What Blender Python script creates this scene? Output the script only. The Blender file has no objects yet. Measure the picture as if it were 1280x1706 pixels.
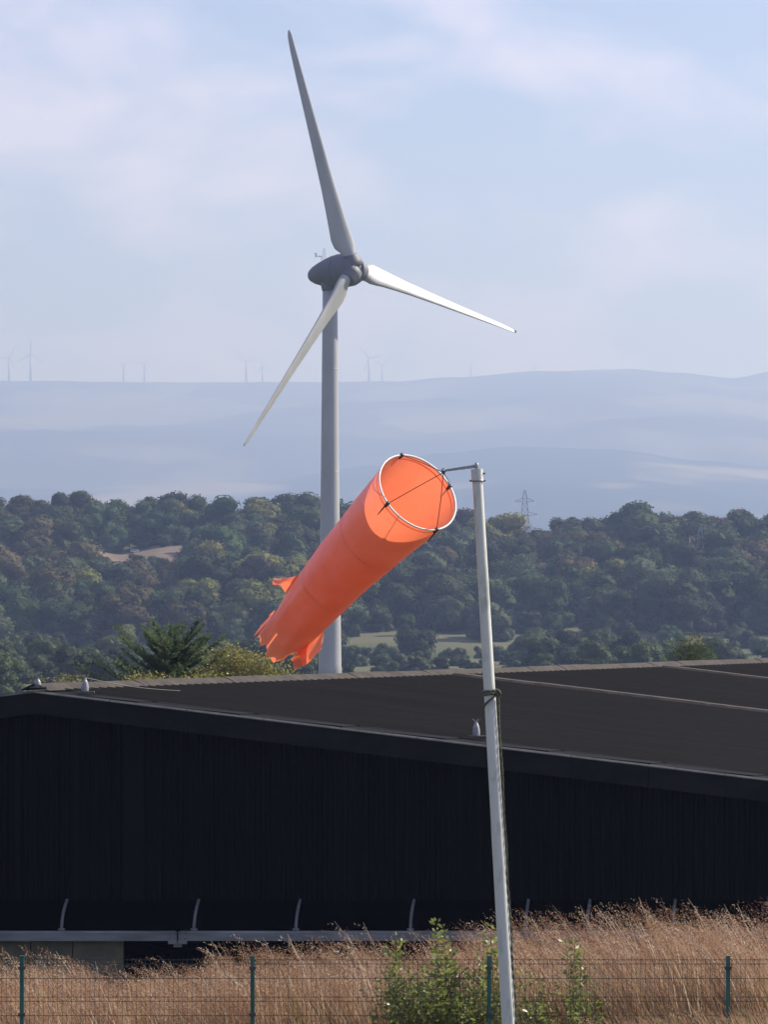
import bpy, bmesh, math, random
import numpy as np
from mathutils import Vector, Matrix, noise as mnoise

sc = bpy.context.scene
C = sc.collection
R = math.radians
random.seed(7)
rng = np.random.default_rng(7)

# ------------------------------------------------------------------ camera
F = 8000.0                       # focal length in pixels of the 1280 x 1706 photograph
EZ = 15.0                        # eye height above the valley floor
TILT = math.atan((1000 - 853) / F)
cam_d = bpy.data.cameras.new('camera')
cam = bpy.data.objects.new('camera', cam_d)
C.objects.link(cam)
cam.location = (0, 0, EZ)
cam.rotation_euler = (R(90) + TILT, 0, 0)
cam_d.sensor_fit = 'VERTICAL'
cam_d.sensor_height = 24
cam_d.lens = 24 * F / 1706
cam_d.clip_start = 0.5
cam_d.clip_end = 60000
sc.camera = cam

# ------------------------------------------------------------------ sky and sun
SUN_AZ = R(67)                   # from +Y (away from the camera) towards +X
SUN_EL = R(37)
world = bpy.data.worlds.new('World')
sc.world = world
world.use_nodes = True
wn, wl = world.node_tree.nodes, world.node_tree.links
wn.clear()
wo = wn.new('ShaderNodeOutputWorld')
bg = wn.new('ShaderNodeBackground')
bg.inputs['Strength'].default_value = 0.075
sky = wn.new('ShaderNodeTexSky')
sky.sky_type = 'NISHITA'
sky.sun_disc = False
sky.sun_elevation = SUN_EL
sky.sun_rotation = SUN_AZ
sky.altitude = 50
sky.air_density = 1.0
sky.dust_density = 0.6
sky.ozone_density = 3.5
tc = wn.new('ShaderNodeTexCoord')
mp = wn.new('ShaderNodeMapping')
mp.inputs['Scale'].default_value = (20, 20, 44)
mp.inputs['Location'].default_value = (2.1, 0.0, 0.6)
nz = wn.new('ShaderNodeTexNoise')
nz.inputs['Scale'].default_value = 1.0
nz.inputs['Detail'].default_value = 6.0
nz.inputs['Roughness'].default_value = 0.5
nz.inputs['Distortion'].default_value = 0.35
ramp = wn.new('ShaderNodeValToRGB')
ramp.color_ramp.elements[0].position = 0.44
ramp.color_ramp.elements[0].color = (0.0, 0.0, 0.0, 1)
ramp.color_ramp.elements[1].position = 0.68
ramp.color_ramp.elements[1].color = (0.7, 0.7, 0.7, 1)
mix = wn.new('ShaderNodeMixRGB')
mix.inputs['Color2'].default_value = (9.8, 9.3, 9.4, 1)
wl.new(tc.outputs['Generated'], mp.inputs['Vector'])
wl.new(mp.outputs['Vector'], nz.inputs['Vector'])
wl.new(nz.outputs['Fac'], ramp.inputs['Fac'])
wl.new(ramp.outputs['Color'], mix.inputs['Fac'])
wl.new(sky.outputs['Color'], mix.inputs['Color1'])
tint = wn.new('ShaderNodeMixRGB')
tint.blend_type = 'MULTIPLY'
tint.inputs['Fac'].default_value = 1.0
tint.inputs['Color2'].default_value = (0.98, 0.945, 1.20, 1)
wl.new(mix.outputs['Color'], tint.inputs['Color1'])
wl.new(tint.outputs['Color'], bg.inputs['Color'])
wl.new(bg.outputs['Background'], wo.inputs['Surface'])

sun_d = bpy.data.lights.new('sun', 'SUN')
sun_d.energy = 5.0
sun_d.angle = R(0.53)
sun_d.color = (1.0, 0.94, 0.84)
sun = bpy.data.objects.new('sun', sun_d)
C.objects.link(sun)
SUN = Vector((math.sin(SUN_AZ) * math.cos(SUN_EL), math.cos(SUN_AZ) * math.cos(SUN_EL), math.sin(SUN_EL)))
sun.rotation_euler = (-SUN).to_track_quat('-Z', 'Y').to_euler()
sun.location = (60, 40, 90)

sc.view_settings.view_transform = 'Standard'
sc.view_settings.look = 'None'
sc.view_settings.exposure = 0.75
sc.view_settings.gamma = 1.0
sc.view_settings.use_curve_mapping = False
sc.render.engine = 'CYCLES'
sc.cycles.use_denoising = True
sc.cycles.max_bounces = 6
sc.cycles.transparent_max_bounces = 8
sc.cycles.volume_bounces = 0

# ------------------------------------------------------------------ helpers
def P(px, py, Y):
    """point at depth Y that the photograph shows at pixel (px, py)"""
    xc, yc = (px - 640) / F, (853 - py) / F
    d = Vector((xc, math.cos(TILT) - yc * math.sin(TILT), math.sin(TILT) + yc * math.cos(TILT)))
    d *= Y / d.y
    return Vector((d.x, Y, EZ + d.z))


def lerp_list(x, pts):
    if x <= pts[0][0]:
        return pts[0][1]
    for (a, va), (b, vb) in zip(pts, pts[1:]):
        if x <= b:
            t = (x - a) / (b - a)
            t = t * t * (3 - 2 * t)
            return va + (vb - va) * t
    return pts[-1][1]


def tag(o, label=None, cat=None, group=None, kind=None):
    if label:
        o['label'] = label
    if cat:
        o['category'] = cat
    if group:
        o['group'] = group
    if kind:
        o['kind'] = kind
    return o


def empty(name, loc=(0, 0, 0), rz=0.0):
    o = bpy.data.objects.new(name, None)
    o.empty_display_size = 0.3
    o.location = loc
    o.rotation_euler = (0, 0, rz)
    C.objects.link(o)
    return o


class MB:
    def __init__(self):
        self.v, self.f = [], []

    def add(self, verts, faces):
        n = len(self.v)
        self.v += [tuple(v) for v in verts]
        self.f += [tuple(i + n for i in f) for f in faces]
        return self

    def box(self, c, s, m=None):
        x, y, z = s[0] / 2, s[1] / 2, s[2] / 2
        vs = [Vector((i, j, k)) for i in (-x, x) for j in (-y, y) for k in (-z, z)]
        if m is not None:
            vs = [m @ v for v in vs]
        c = Vector(c)
        return self.add([v + c for v in vs],
                        [(0, 1, 3, 2), (4, 6, 7, 5), (0, 4, 5, 1), (2, 3, 7, 6), (0, 2, 6, 4), (1, 5, 7, 3)])

    def tube(self, pts, rad, n=8, cap=True):
        pts = [Vector(p) for p in pts]
        if not isinstance(rad, (list, tuple)):
            rad = [rad] * len(pts)
        vs, fs = [], []
        u = None
        for i, p in enumerate(pts):
            d = (pts[min(i + 1, len(pts) - 1)] - pts[max(i - 1, 0)])
            d = d.normalized() if d.length > 1e-9 else Vector((0, 0, 1))
            if u is None:
                u = d.orthogonal().normalized()
            else:
                u = u - d * u.dot(d)
                u = u.normalized() if u.length > 1e-6 else d.orthogonal().normalized()
            w = d.cross(u)
            for k in range(n):
                a = 2 * math.pi * k / n
                vs.append(p + (u * math.cos(a) + w * math.sin(a)) * rad[i])
        for i in range(len(pts) - 1):
            for k in range(n):
                a, b = i * n + k, i * n + (k + 1) % n
                fs.append((a, b, b + n, a + n))
        if cap:
            fs.append(tuple(range(n))[::-1])
            fs.append(tuple(range((len(pts) - 1) * n, len(pts) * n)))
        return self.add(vs, fs)

    def lathe(self, prof, axis=Vector((0, 0, 1)), org=Vector((0, 0, 0)), n=24):
        """prof: list of (t along axis, radius)"""
        axis = Vector(axis).normalized()
        return self.tube([Vector(org) + axis * t for t, r in prof], [max(r, 1e-4) for t, r in prof], n)

    def build(self, name, mat, parent=None, smooth=False, link=True):
        me = bpy.data.meshes.new(name)
        me.from_pydata(self.v, [], self.f)
        if smooth:
            me.polygons.foreach_set('use_smooth', [True] * len(me.polygons))
        if mat:
            me.materials.append(mat)
        me.update()
        o = bpy.data.objects.new(name, me)
        if link:
            C.objects.link(o)
        if parent is not None:
            o.parent = parent
        return o


def inst(name, me, parent=None, loc=(0, 0, 0), rot=(0, 0, 0), scale=(1, 1, 1)):
    o = bpy.data.objects.new(name, me)
    o.location, o.rotation_euler, o.scale = loc, rot, scale
    C.objects.link(o)
    if parent is not None:
        o.parent = parent
    return o


def np_mesh(name, V, Fc, mat, smooth=False):
    """V (n,3) array, Fc (m,k) array of equal-sized faces"""
    me = bpy.data.meshes.new(name)
    m, k = Fc.shape
    me.vertices.add(len(V))
    me.vertices.foreach_set('co', np.asarray(V, np.float32).ravel())
    me.loops.add(m * k)
    me.loops.foreach_set('vertex_index', Fc.astype(np.int32).ravel())
    me.polygons.add(m)
    me.polygons.foreach_set('loop_start', np.arange(0, m * k, k, dtype=np.int32))
    if smooth:
        me.polygons.foreach_set('use_smooth', np.ones(m, bool))
    me.update(calc_edges=True)
    me.validate()
    if mat:
        me.materials.append(mat)
    return me


# ------------------------------------------------------------------ materials
def mat_new(name):
    m = bpy.data.materials.new(name)
    m.use_nodes = True
    n, l = m.node_tree.nodes, m.node_tree.links
    return m, n, l, n['Principled BSDF'], n['Material Output']


def noise_mat(name, c1, c2, scale=4.0, detail=4.0, rough=0.7, metal=0.0, bump=0.0, stretch=(1, 1, 1), lo=0.35, hi=0.65,
              coord='Object', spec=0.5, bscale=None):
    m, n, l, b, out = mat_new(name)
    t = n.new('ShaderNodeTexCoord')
    mp = n.new('ShaderNodeMapping')
    mp.inputs['Scale'].default_value = stretch
    l.new(t.outputs[coord], mp.inputs['Vector'])
    nz = n.new('ShaderNodeTexNoise')
    nz.inputs['Scale'].default_value = scale
    nz.inputs['Detail'].default_value = detail
    nz.inputs['Roughness'].default_value = 0.6
    l.new(mp.outputs['Vector'], nz.inputs['Vector'])
    rp = n.new('ShaderNodeValToRGB')
    rp.color_ramp.elements[0].position = lo
    rp.color_ramp.elements[1].position = hi
    rp.color_ramp.elements[0].color = (*c1, 1)
    rp.color_ramp.elements[1].color = (*c2, 1)
    l.new(nz.outputs['Fac'], rp.inputs['Fac'])
    l.new(rp.outputs['Color'], b.inputs['Base Color'])
    b.inputs['Roughness'].default_value = rough
    b.inputs['Metallic'].default_value = metal
    b.inputs['Specular IOR Level'].default_value = spec
    if bump:
        bp = n.new('ShaderNodeBump')
        bp.inputs['Strength'].default_value = bump
        bp.inputs['Distance'].default_value = 0.02
        src = nz
        if bscale:
            src = n.new('ShaderNodeTexNoise')
            src.inputs['Scale'].default_value = bscale
            src.inputs['Detail'].default_value = 5
            l.new(mp.outputs['Vector'], src.inputs['Vector'])
        l.new(src.outputs['Fac'], bp.inputs['Height'])
        l.new(bp.outputs['Normal'], b.inputs['Normal'])
    return m


def leaf_mat(name, c1, c2, trans=0.4, rough=0.5, scale=3.0, use_obj_color=False, spec=0.4):
    """foliage: reflecting and letting light through"""
    m, n, l, b, out = mat_new(name)
    t = n.new('ShaderNodeTexCoord')
    nz = n.new('ShaderNodeTexNoise')
    nz.inputs['Scale'].default_value = scale
    nz.inputs['Detail'].default_value = 4
    l.new(t.outputs['Object'], nz.inputs['Vector'])
    rp = n.new('ShaderNodeValToRGB')
    rp.color_ramp.elements[0].position = 0.32
    rp.color_ramp.elements[1].position = 0.68
    rp.color_ramp.elements[0].color = (*c1, 1)
    rp.color_ramp.elements[1].color = (*c2, 1)
    l.new(nz.outputs['Fac'], rp.inputs['Fac'])
    col = rp.outputs['Color']
    if use_obj_color:
        oi = n.new('ShaderNodeObjectInfo')
        mx = n.new('ShaderNodeMixRGB')
        mx.blend_type = 'MULTIPLY'
        mx.inputs['Fac'].default_value = 1
        l.new(col, mx.inputs['Color1'])
        l.new(oi.outputs['Color'], mx.inputs['Color2'])
        col = mx.outputs['Color']
    l.new(col, b.inputs['Base Color'])
    b.inputs['Roughness'].default_value = rough
    b.inputs['Specular IOR Level'].default_value = spec
    tr = n.new('ShaderNodeBsdfTranslucent')
    l.new(col, tr.inputs['Color'])
    ms = n.new('ShaderNodeMixShader')
    ms.inputs['Fac'].default_value = trans
    l.new(b.outputs['BSDF'], ms.inputs[1])
    l.new(tr.outputs['BSDF'], ms.inputs[2])
    l.new(ms.outputs['Shader'], out.inputs['Surface'])
    return m


M = {}
M['paint_turbine'] = noise_mat('turbine_paint', (0.30, 0.30, 0.297), (0.36, 0.36, 0.355), 0.35, 5, 0.42, stretch=(1, 1, 0.25))
M['nacelle'] = noise_mat('nacelle_paint', (0.10, 0.10, 0.115), (0.125, 0.125, 0.138), 0.5, 5, 0.6)
M['pole'] = noise_mat('weathered_pole_paint', (0.36, 0.365, 0.31), (0.58, 0.575, 0.52), 9, 6, 0.55, bump=0.25, stretch=(1, 1, 0.35), lo=0.3, hi=0.5)
M['steel'] = noise_mat('galvanised_steel', (0.22, 0.22, 0.23), (0.36, 0.36, 0.37), 20, 5, 0.45, metal=0.6)
M['black_steel'] = noise_mat('dark_steel', (0.03, 0.03, 0.03), (0.06, 0.06, 0.06), 12, 4, 0.5)
M['hoop'] = noise_mat('white_hoop_plastic', (0.68, 0.66, 0.62), (0.80, 0.78, 0.75), 15, 4, 0.45)
M['rope'] = noise_mat('old_rope', (0.05, 0.055, 0.035), (0.16, 0.15, 0.11), 60, 4, 0.9, bump=0.6)
M['cord'] = noise_mat('dark_cord', (0.03, 0.02, 0.015), (0.06, 0.03, 0.02), 30, 3, 0.9)
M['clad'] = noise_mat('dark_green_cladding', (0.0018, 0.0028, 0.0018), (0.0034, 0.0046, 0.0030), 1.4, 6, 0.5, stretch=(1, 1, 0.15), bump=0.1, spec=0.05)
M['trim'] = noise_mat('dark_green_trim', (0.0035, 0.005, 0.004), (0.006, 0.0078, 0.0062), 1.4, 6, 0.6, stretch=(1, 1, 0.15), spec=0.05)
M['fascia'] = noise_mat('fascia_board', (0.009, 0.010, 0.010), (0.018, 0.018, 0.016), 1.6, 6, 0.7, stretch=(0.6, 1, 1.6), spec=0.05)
M['flash'] = noise_mat('weathered_flashing', (0.04, 0.04, 0.038), (0.085, 0.085, 0.08), 3, 5, 0.6)
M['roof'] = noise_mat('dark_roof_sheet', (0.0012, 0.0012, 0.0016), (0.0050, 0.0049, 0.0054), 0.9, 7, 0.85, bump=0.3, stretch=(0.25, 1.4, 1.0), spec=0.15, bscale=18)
M['moss'] = noise_mat('mossy_ridge', (0.024, 0.019, 0.015), (0.060, 0.046, 0.034), 2.5, 7, 0.95, bump=0.6, bscale=14)
M['gutter'] = noise_mat('grey_beam_paint', (0.10, 0.10, 0.10), (0.20, 0.20, 0.20), 2.0, 6, 0.5, stretch=(0.4, 1, 2))
M['bracket'] = noise_mat('dull_bracket', (0.085, 0.085, 0.085), (0.14, 0.14, 0.14), 4, 5, 0.6)
M['plinth'] = noise_mat('tan_concrete', (0.10, 0.085, 0.055), (0.16, 0.135, 0.09), 2.5, 6, 0.9, bump=0.4)
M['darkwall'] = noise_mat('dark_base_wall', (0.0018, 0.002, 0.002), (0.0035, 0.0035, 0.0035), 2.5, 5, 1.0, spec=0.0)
M['post_pale'] = noise_mat('pale_post', (0.20, 0.20, 0.21), (0.34, 0.34, 0.35), 8, 4, 0.4)
M['fence_green'] = noise_mat('green_fence_paint', (0.015, 0.085, 0.068), (0.03, 0.13, 0.10), 6, 4, 0.5)
M['fence_wire'] = noise_mat('fence_wire', (0.02, 0.035, 0.03), (0.045, 0.06, 0.05), 10, 3, 0.5)
M['bark'] = noise_mat('bark', (0.05, 0.04, 0.03), (0.11, 0.09, 0.07), 3, 6, 0.9, bump=0.5, stretch=(1, 1, 0.2))
M['crown'] = leaf_mat('tree_foliage', (0.75, 0.75, 0.75), (1.2, 1.2, 1.15), 0.22, 0.8, 3.0, True, 0.15)
M['needle'] = leaf_mat('conifer_needles', (0.06, 0.10, 0.045), (0.14, 0.19, 0.075), 0.5, 0.6, 2.2)
M['shrub_yel'] = leaf_mat('yellow_green_leaves', (0.14, 0.16, 0.03), (0.36, 0.31, 0.08), 0.5, 0.45, 1.8)
M['shrub_grn'] = leaf_mat('fresh_green_leaves', (0.12, 0.155, 0.03), (0.28, 0.31, 0.085), 0.5, 0.42, 5.0, spec=0.6)
M['shrub_dark'] = leaf_mat('dark_green_leaves', (0.045, 0.075, 0.025), (0.11, 0.14, 0.045), 0.4, 0.4, 3.0)
M['red_leaf'] = leaf_mat('dark_red_leaves', (0.06, 0.012, 0.015), (0.14, 0.035, 0.03), 0.3, 0.5, 6.0)
M['dock'] = leaf_mat('dock_seeds', (0.075, 0.035, 0.022), (0.16, 0.085, 0.055), 0.2, 0.8, 9.0)
M['twig'] = noise_mat('twig', (0.07, 0.05, 0.03), (0.13, 0.10, 0.06), 8, 4, 0.8)
M['white'] = noise_mat('white_paint', (0.7, 0.7, 0.7), (0.8, 0.8, 0.8), 2, 3, 0.4)
M['glass'] = noise_mat('dark_glass', (0.02, 0.025, 0.03), (0.04, 0.045, 0.05), 2, 2, 0.1)
M['tyre'] = noise_mat('tyre_rubber', (0.015, 0.015, 0.015), (0.03, 0.03, 0.03), 5, 3, 0.9)
M['slate'] = noise_mat('grey_slate', (0.10, 0.10, 0.11), (0.2, 0.2, 0.21), 2, 4, 0.6)
M['pylon'] = noise_mat('pylon_steel', (0.16, 0.17, 0.18), (0.26, 0.27, 0.28), 1, 4, 0.5, metal=0.4)
M['concrete'] = noise_mat('concrete_pad', (0.25, 0.24, 0.22), (0.38, 0.37, 0.34), 2, 6, 0.9, bump=0.3)

# ------------------------------------------------------------------ ground
SKYLINE = [(-400, 840), (0, 832), (130, 820), (200, 838), (270, 826), (380, 826), (480, 828), (560, 838), (700, 850), (800, 858),
           (850, 866), (890, 876), (920, 866), (1000, 852), (1080, 846), (1150, 850), (1200, 858), (1280, 855), (1700, 860)]
Y_FOOT, Y_CREST = 1235.0, 1600.0


def crest_z(px):
    return EZ + (1000 - lerp_list(px, SKYLINE)) * Y_CREST / F - 12.5


NEAR = [(-400, EZ - 1.7), (0, EZ - 1.7), (8, EZ - 1.8), (30, EZ - 4.6), (48, EZ - 5.0), (53, EZ - 5.15), (60, EZ - 5.6),
        (80, EZ - 7.2), (93, EZ - 7.45), (160, EZ - 8.8), (420, EZ - 12.2), (684, EZ - 13.9), (1000, EZ - 14.6), (Y_FOOT, EZ - 14.8)]


def ground_z(x, y):
    if y <= Y_FOOT:
        z = lerp_list(y, NEAR)
        if 45 < y < 92:                                   # slightly higher ground towards the right
            z += 0.22 * min(1, max(0, (x - 1.0) / 3.0)) * min(1, (92 - y) / 25)
        if y > 60:
            a = min(1, (y - 60) / 200)
            z += a * 0.7 * mnoise.noise((x * 0.012, y * 0.012, 3.3))
        return z
    px = 640 + F * x / y
    cz = crest_z(px)
    if y <= Y_CREST:
        t = (y - Y_FOOT) / (Y_CREST - Y_FOOT)
        t = 0.85 * t + 0.15 * t * t
        return EZ - 14.8 + (cz - EZ + 14.8) * t + 1.6 * mnoise.noise((x * 0.02, y * 0.02, 1.1)) * min(1, 6 * t)
    t = min(1, (y - Y_CREST) / 900)
    t = t * t * (3 - 2 * t)
    return cz + (EZ - 16 - cz) * t


def grid_axis(segs):
    out = []
    for a, b, n in segs:
        out += [a + (b - a) * i / n for i in range(n)]
    out.append(segs[-1][1])
    return out


gx = grid_axis([(-8000, -1000, 12), (-1000, -200, 16), (-200, -20, 36), (-20, 20, 40), (20, 200, 36), (200, 1000, 16), (1000, 8000, 12)])
gy = grid_axis([(-600, -50, 8), (-50, 110, 64), (110, 500, 30), (500, 1200, 30), (1200, 1700, 80), (1700, 2600, 20), (2600, 32000, 30)])
V = np.array([(x, y, ground_z(x, y)) for y in gy for x in gx])
nx = len(gx)
ii = np.arange(len(gy) - 1)[:, None] * nx + np.arange(nx - 1)[None, :]
Fc = np.stack([ii, ii + 1, ii + nx + 1, ii + nx], -1).reshape(-1, 4)


def ground_material():
    m, n, l, b, out = mat_new('rough_grassland')
    t = n.new('ShaderNodeTexCoord')

    def nzr(scale, c1, c2, lo, hi, detail=5):
        nz = n.new('ShaderNodeTexNoise')
        nz.inputs['Scale'].default_value = scale
        nz.inputs['Detail'].default_value = detail
        l.new(t.outputs['Object'], nz.inputs['Vector'])
        rp = n.new('ShaderNodeValToRGB')
        rp.color_ramp.elements[0].position, rp.color_ramp.elements[1].position = lo, hi
        rp.color_ramp.elements[0].color, rp.color_ramp.elements[1].color = (*c1, 1), (*c2, 1)
        l.new(nz.outputs['Fac'], rp.inputs['Fac'])
        return rp
    fine = nzr(1.7, (0.06, 0.07, 0.025), (0.13, 0.11, 0.05), 0.35, 0.65)
    big = nzr(0.012, (0.05, 0.07, 0.028), (0.12, 0.12, 0.07), 0.45, 0.6, 3)
    mx = n.new('ShaderNodeMixRGB')
    mx.inputs['Fac'].default_value = 0.62
    l.new(fine.outputs['Color'], mx.inputs['Color1'])
    l.new(big.outputs['Color'], mx.inputs['Color2'])
    l.new(mx.outputs['Color'], b.inputs['Base Color'])
    b.inputs['Roughness'].default_value = 0.95
    b.inputs['Specular IOR Level'].default_value = 0.1
    return m


M['ground'] = ground_material()
ground = bpy.data.objects.new('ground', np_mesh('ground', V, Fc, M['ground'], True))
C.objects.link(ground)
tag(ground, 'rough grassy valley ground', kind='structure')

# tan stubble strip in the clearing high on the left
M['stubble'] = noise_mat('tan_stubble', (0.12, 0.094, 0.07), (0.20, 0.155, 0.118), 0.35, 6, 1.0, stretch=(0.3, 1, 1), spec=0.05)
vs, fs = [], []
nxs, nys = 40, 12
for j in range(nys + 1):
    for i in range(nxs + 1):
        Yq = 1506 + 58 * j / nys
        pxq = 90 + 250 * i / nxs
        xq = (pxq - 640) / F * Yq
        vs.append((xq, Yq, ground_z(xq, Yq) + 0.25))
fs = [(j * (nxs + 1) + i, j * (nxs + 1) + i + 1, (j + 1) * (nxs + 1) + i + 1, (j + 1) * (nxs + 1) + i) for j in range(nys) for i in range(nxs)]
tag(MB().add(vs, fs).build('field', M['stubble'], None, True), 'tan stubble strip in the hillside clearing', kind='structure')

# ------------------------------------------------------------------ far hills
RIDGE = [(-6000, 665), (-1500, 652), (-400, 640), (0, 634), (300, 637), (520, 636), (660, 635), (760, 628), (900, 618), (1040, 615),
         (1130, 620), (1215, 630), (1300, 617), (1500, 606), (2200, 625), (6000, 650)]
LOW = [(-6000, 800), (-400, 800), (100, 815), (420, 800), (640, 775), (720, 756), (860, 744), (1010, 748), (1180, 768), (1280, 778),
       (1600, 760), (6000, 790)]


def fields_material(name, dark, mid, pale, scale, lo, hi):
    m, n, l, b, out = mat_new(name)
    t = n.new('ShaderNodeTexCoord')
    mp = n.new('ShaderNodeMapping')
    mp.inputs['Scale'].default_value = (1.0, 0.55, 0.2)
    l.new(t.outputs['Object'], mp.inputs['Vector'])
    vo = n.new('ShaderNodeTexVoronoi')
    vo.inputs['Scale'].default_value = scale
    l.new(mp.outputs['Vector'], vo.inputs['Vector'])
    nz = n.new('ShaderNodeTexNoise')
    nz.inputs['Scale'].default_value = scale * 0.45
    nz.inputs['Detail'].default_value = 8
    l.new(mp.outputs['Vector'], nz.inputs['Vector'])
    rp = n.new('ShaderNodeValToRGB')
    e = rp.color_ramp.elements
    e[0].position, e[0].color = 0.2, (*mid, 1)
    e[1].position, e[1].color = 0.85, (*pale, 1)
    sep = n.new('ShaderNodeSeparateColor')
    l.new(vo.outputs['Color'], sep.inputs['Color'])
    l.new(sep.outputs['Red'], rp.inputs['Fac'])
    wr = n.new('ShaderNodeValToRGB')
    wr.color_ramp.elements[0].position, wr.color_ramp.elements[1].position = lo, hi
    l.new(nz.outputs['Fac'], wr.inputs['Fac'])
    mx = n.new('ShaderNodeMixRGB')
    mx.inputs['Color2'].default_value = (*dark, 1)
    l.new(wr.outputs['Color'], mx.inputs['Fac'])
    l.new(rp.outputs['Color'], mx.inputs['Color1'])
    l.new(mx.outputs['Color'], b.inputs['Base Color'])
    b.inputs['Roughness'].default_value = 1.0
    b.inputs['Specular IOR Level'].default_value = 0.0
    return m


def hill_sheet(name, label, prof, y0, yc, y1, curve, amp, nsc, mat, n_y=60):
    xs = grid_axis([(-8000, -2600, 30), (-2600, 2600, 170), (2600, 8000, 30)])
    ys = grid_axis([(y0, yc, n_y), (yc, y1, 12)])
    vs = []
    for y in ys:
        for x in xs:
            px = 640 + F * x / yc
            cz = EZ + (1000 - lerp_list(px, prof)) * yc / F
            base = EZ - 40
            if y <= yc:
                t = (y - y0) / (yc - y0)
                z = base + (cz - base) * t ** curve
                nn = mnoise.fractal((x * nsc, y * nsc * 0.8, 7.7), 0.9, 2.1, 5)
                z += amp * nn * math.sin(math.pi * min(1, t)) + amp * 0.05 * mnoise.noise((x * nsc * 9, y * nsc * 9, 2.0))
            else:
                t = (y - yc) / (y1 - yc)
                z = cz + (base - cz) * t
            vs.append((x, y, z))
    k = len(xs)
    i2 = np.arange(len(ys) - 1)[:, None] * k + np.arange(k - 1)[None, :]
    fc = np.stack([i2, i2 + 1, i2 + k + 1, i2 + k], -1).reshape(-1, 4)
    o = bpy.data.objects.new(name, np_mesh(name, np.array(vs), fc, mat, True))
    C.objects.link(o)
    tag(o, label, kind='structure')
    return o


M['far_fields'] = fields_material('far_hill_fields', (0.03, 0.04, 0.028), (0.055, 0.065, 0.035), (0.15, 0.13, 0.08), 0.0018, 0.46, 0.56)
M['low_fields'] = fields_material('low_hill_fields', (0.02, 0.03, 0.02), (0.06, 0.07, 0.035), (0.20, 0.17, 0.105), 0.0025, 0.42, 0.50)
hill_sheet('hills', 'long pale hazy ridge of hills on the horizon', RIDGE, 9500, 19500, 23500, 1.0, 85, 0.0007, M['far_fields'])
hill_sheet('hills', 'lower wooded hills below the far ridge', LOW, 6500, 13000, 17000, 1.25, 42, 0.0011, M['low_fields'])

# ------------------------------------------------------------------ haze: the air itself
hb = MB().box((0, 15500, 650), (16600, 33400, 1400))
haze = hb.build('haze', None)
hm = bpy.data.materials.new('haze_air')
hm.use_nodes = True
hn, hl = hm.node_tree.nodes, hm.node_tree.links
hn.clear()
ho = hn.new('ShaderNodeOutputMaterial')
hv = hn.new('ShaderNodeVolumePrincipled')
hv.inputs['Color'].default_value = (0.45, 0.60, 1.0, 1)
hv.inputs['Absorption Color'].default_value = (0.45, 0.45, 0.45, 1)
hv.inputs['Density'].default_value = 1.3e-4
hv.inputs['Anisotropy'].default_value = 0.35
hl.new(hv.outputs['Volume'], ho.inputs['Volume'])
haze.data.materials.append(hm)
tag(haze, 'pale blue haze over the valley', kind='stuff')

# ------------------------------------------------------------------ big dark shed
YB = 95.0
RZ0 = P(70, 1150, YB)                                  # ridge at the gable
VR = P(1280, 1295, YB)                                 # a point on the right verge
slope = (RZ0.z - VR.z) / (VR.x - RZ0.x)
RD = Vector((P(1280, 1105, 135.7).x - RZ0.x, 135.7 - YB, 0))
RD /= RD.y                                             # ridge direction, per metre of depth
HALF, LEN = 18.0, 56.0
shed = empty('shed', (RZ0.x, YB, lerp_list(YB, NEAR)))
tag(shed, 'long low dark shed with ribbed gable wall and black roof behind the grass', 'shed')
so = Vector(shed.location)


def S(u, v, w=0.0):
    """point on the roof plane: u metres right of the ridge, v metres back, w above; local to the shed"""
    return Vector((RZ0.x + u + RD.x * v, YB + v, RZ0.z - slope * abs(u) + w)) - so


# roof sheets: rows of sheets lapped down the slope
roof = MB()
for s in (1, -1):
    rows = 9
    for r in range(rows):
        u0, u1 = s * (HALF + 0.25) * r / rows, s * (HALF + 0.25) * (r + 1) / rows
        a, b_, c, d = S(u0, -0.3, -0.0), S(u1, -0.3, 0.028), S(u1, LEN, 0.028), S(u0, LEN, 0.0)
        dn = Vector((0, 0, -0.045))
        roof.add([a, b_, c, d, a + dn, b_ + dn, c + dn, d + dn],
                 [(0, 1, 2, 3), (7, 6, 5, 4), (0, 4, 5, 1), (1, 5, 6, 2), (2, 6, 7, 3), (3, 7, 4, 0)])
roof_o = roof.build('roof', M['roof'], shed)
# ribs of the sheets running down the slope
ribs = MB()
v = 0.4
while v < LEN - 0.5:
    u0, u1 = 0.25, HALF
    for s in (1,):
        pts = [S(s * u0, v, 0.03), S(s * u1, v, 0.03)]
        w = Vector((RD.x, 1, 0)).normalized() * 0.06
        up = Vector((0, 0, 0.035))
        ribs.add([pts[0] - w, pts[0] + up, pts[0] + w, pts[1] - w, pts[1] + up, pts[1] + w], [(0, 1, 4, 3), (1, 2, 5, 4)])
    v += 0.34
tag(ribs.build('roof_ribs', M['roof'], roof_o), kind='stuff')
# ridge caps, a piece every two metres
cap = MB()
for v in np.arange(-0.3, LEN - 1.5, 2.0):
    mb = MB()
    j = random.uniform(-0.012, 0.012)
    sec = [(-0.30, -0.005), (-0.12, 0.075 + j), (0.0, 0.105 + j), (0.12, 0.075 + j), (0.30, -0.005)]
    vs = []
    for vv in (v, v + 1.985):
        for u, w in sec:
            vs.append(S(u, vv, w + 0.04))
    mb.add(vs, [(i, i + 1, i + 6, i + 5) for i in range(4)])
    mb.build('ridge_cap', M['moss'], roof_o)
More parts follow.
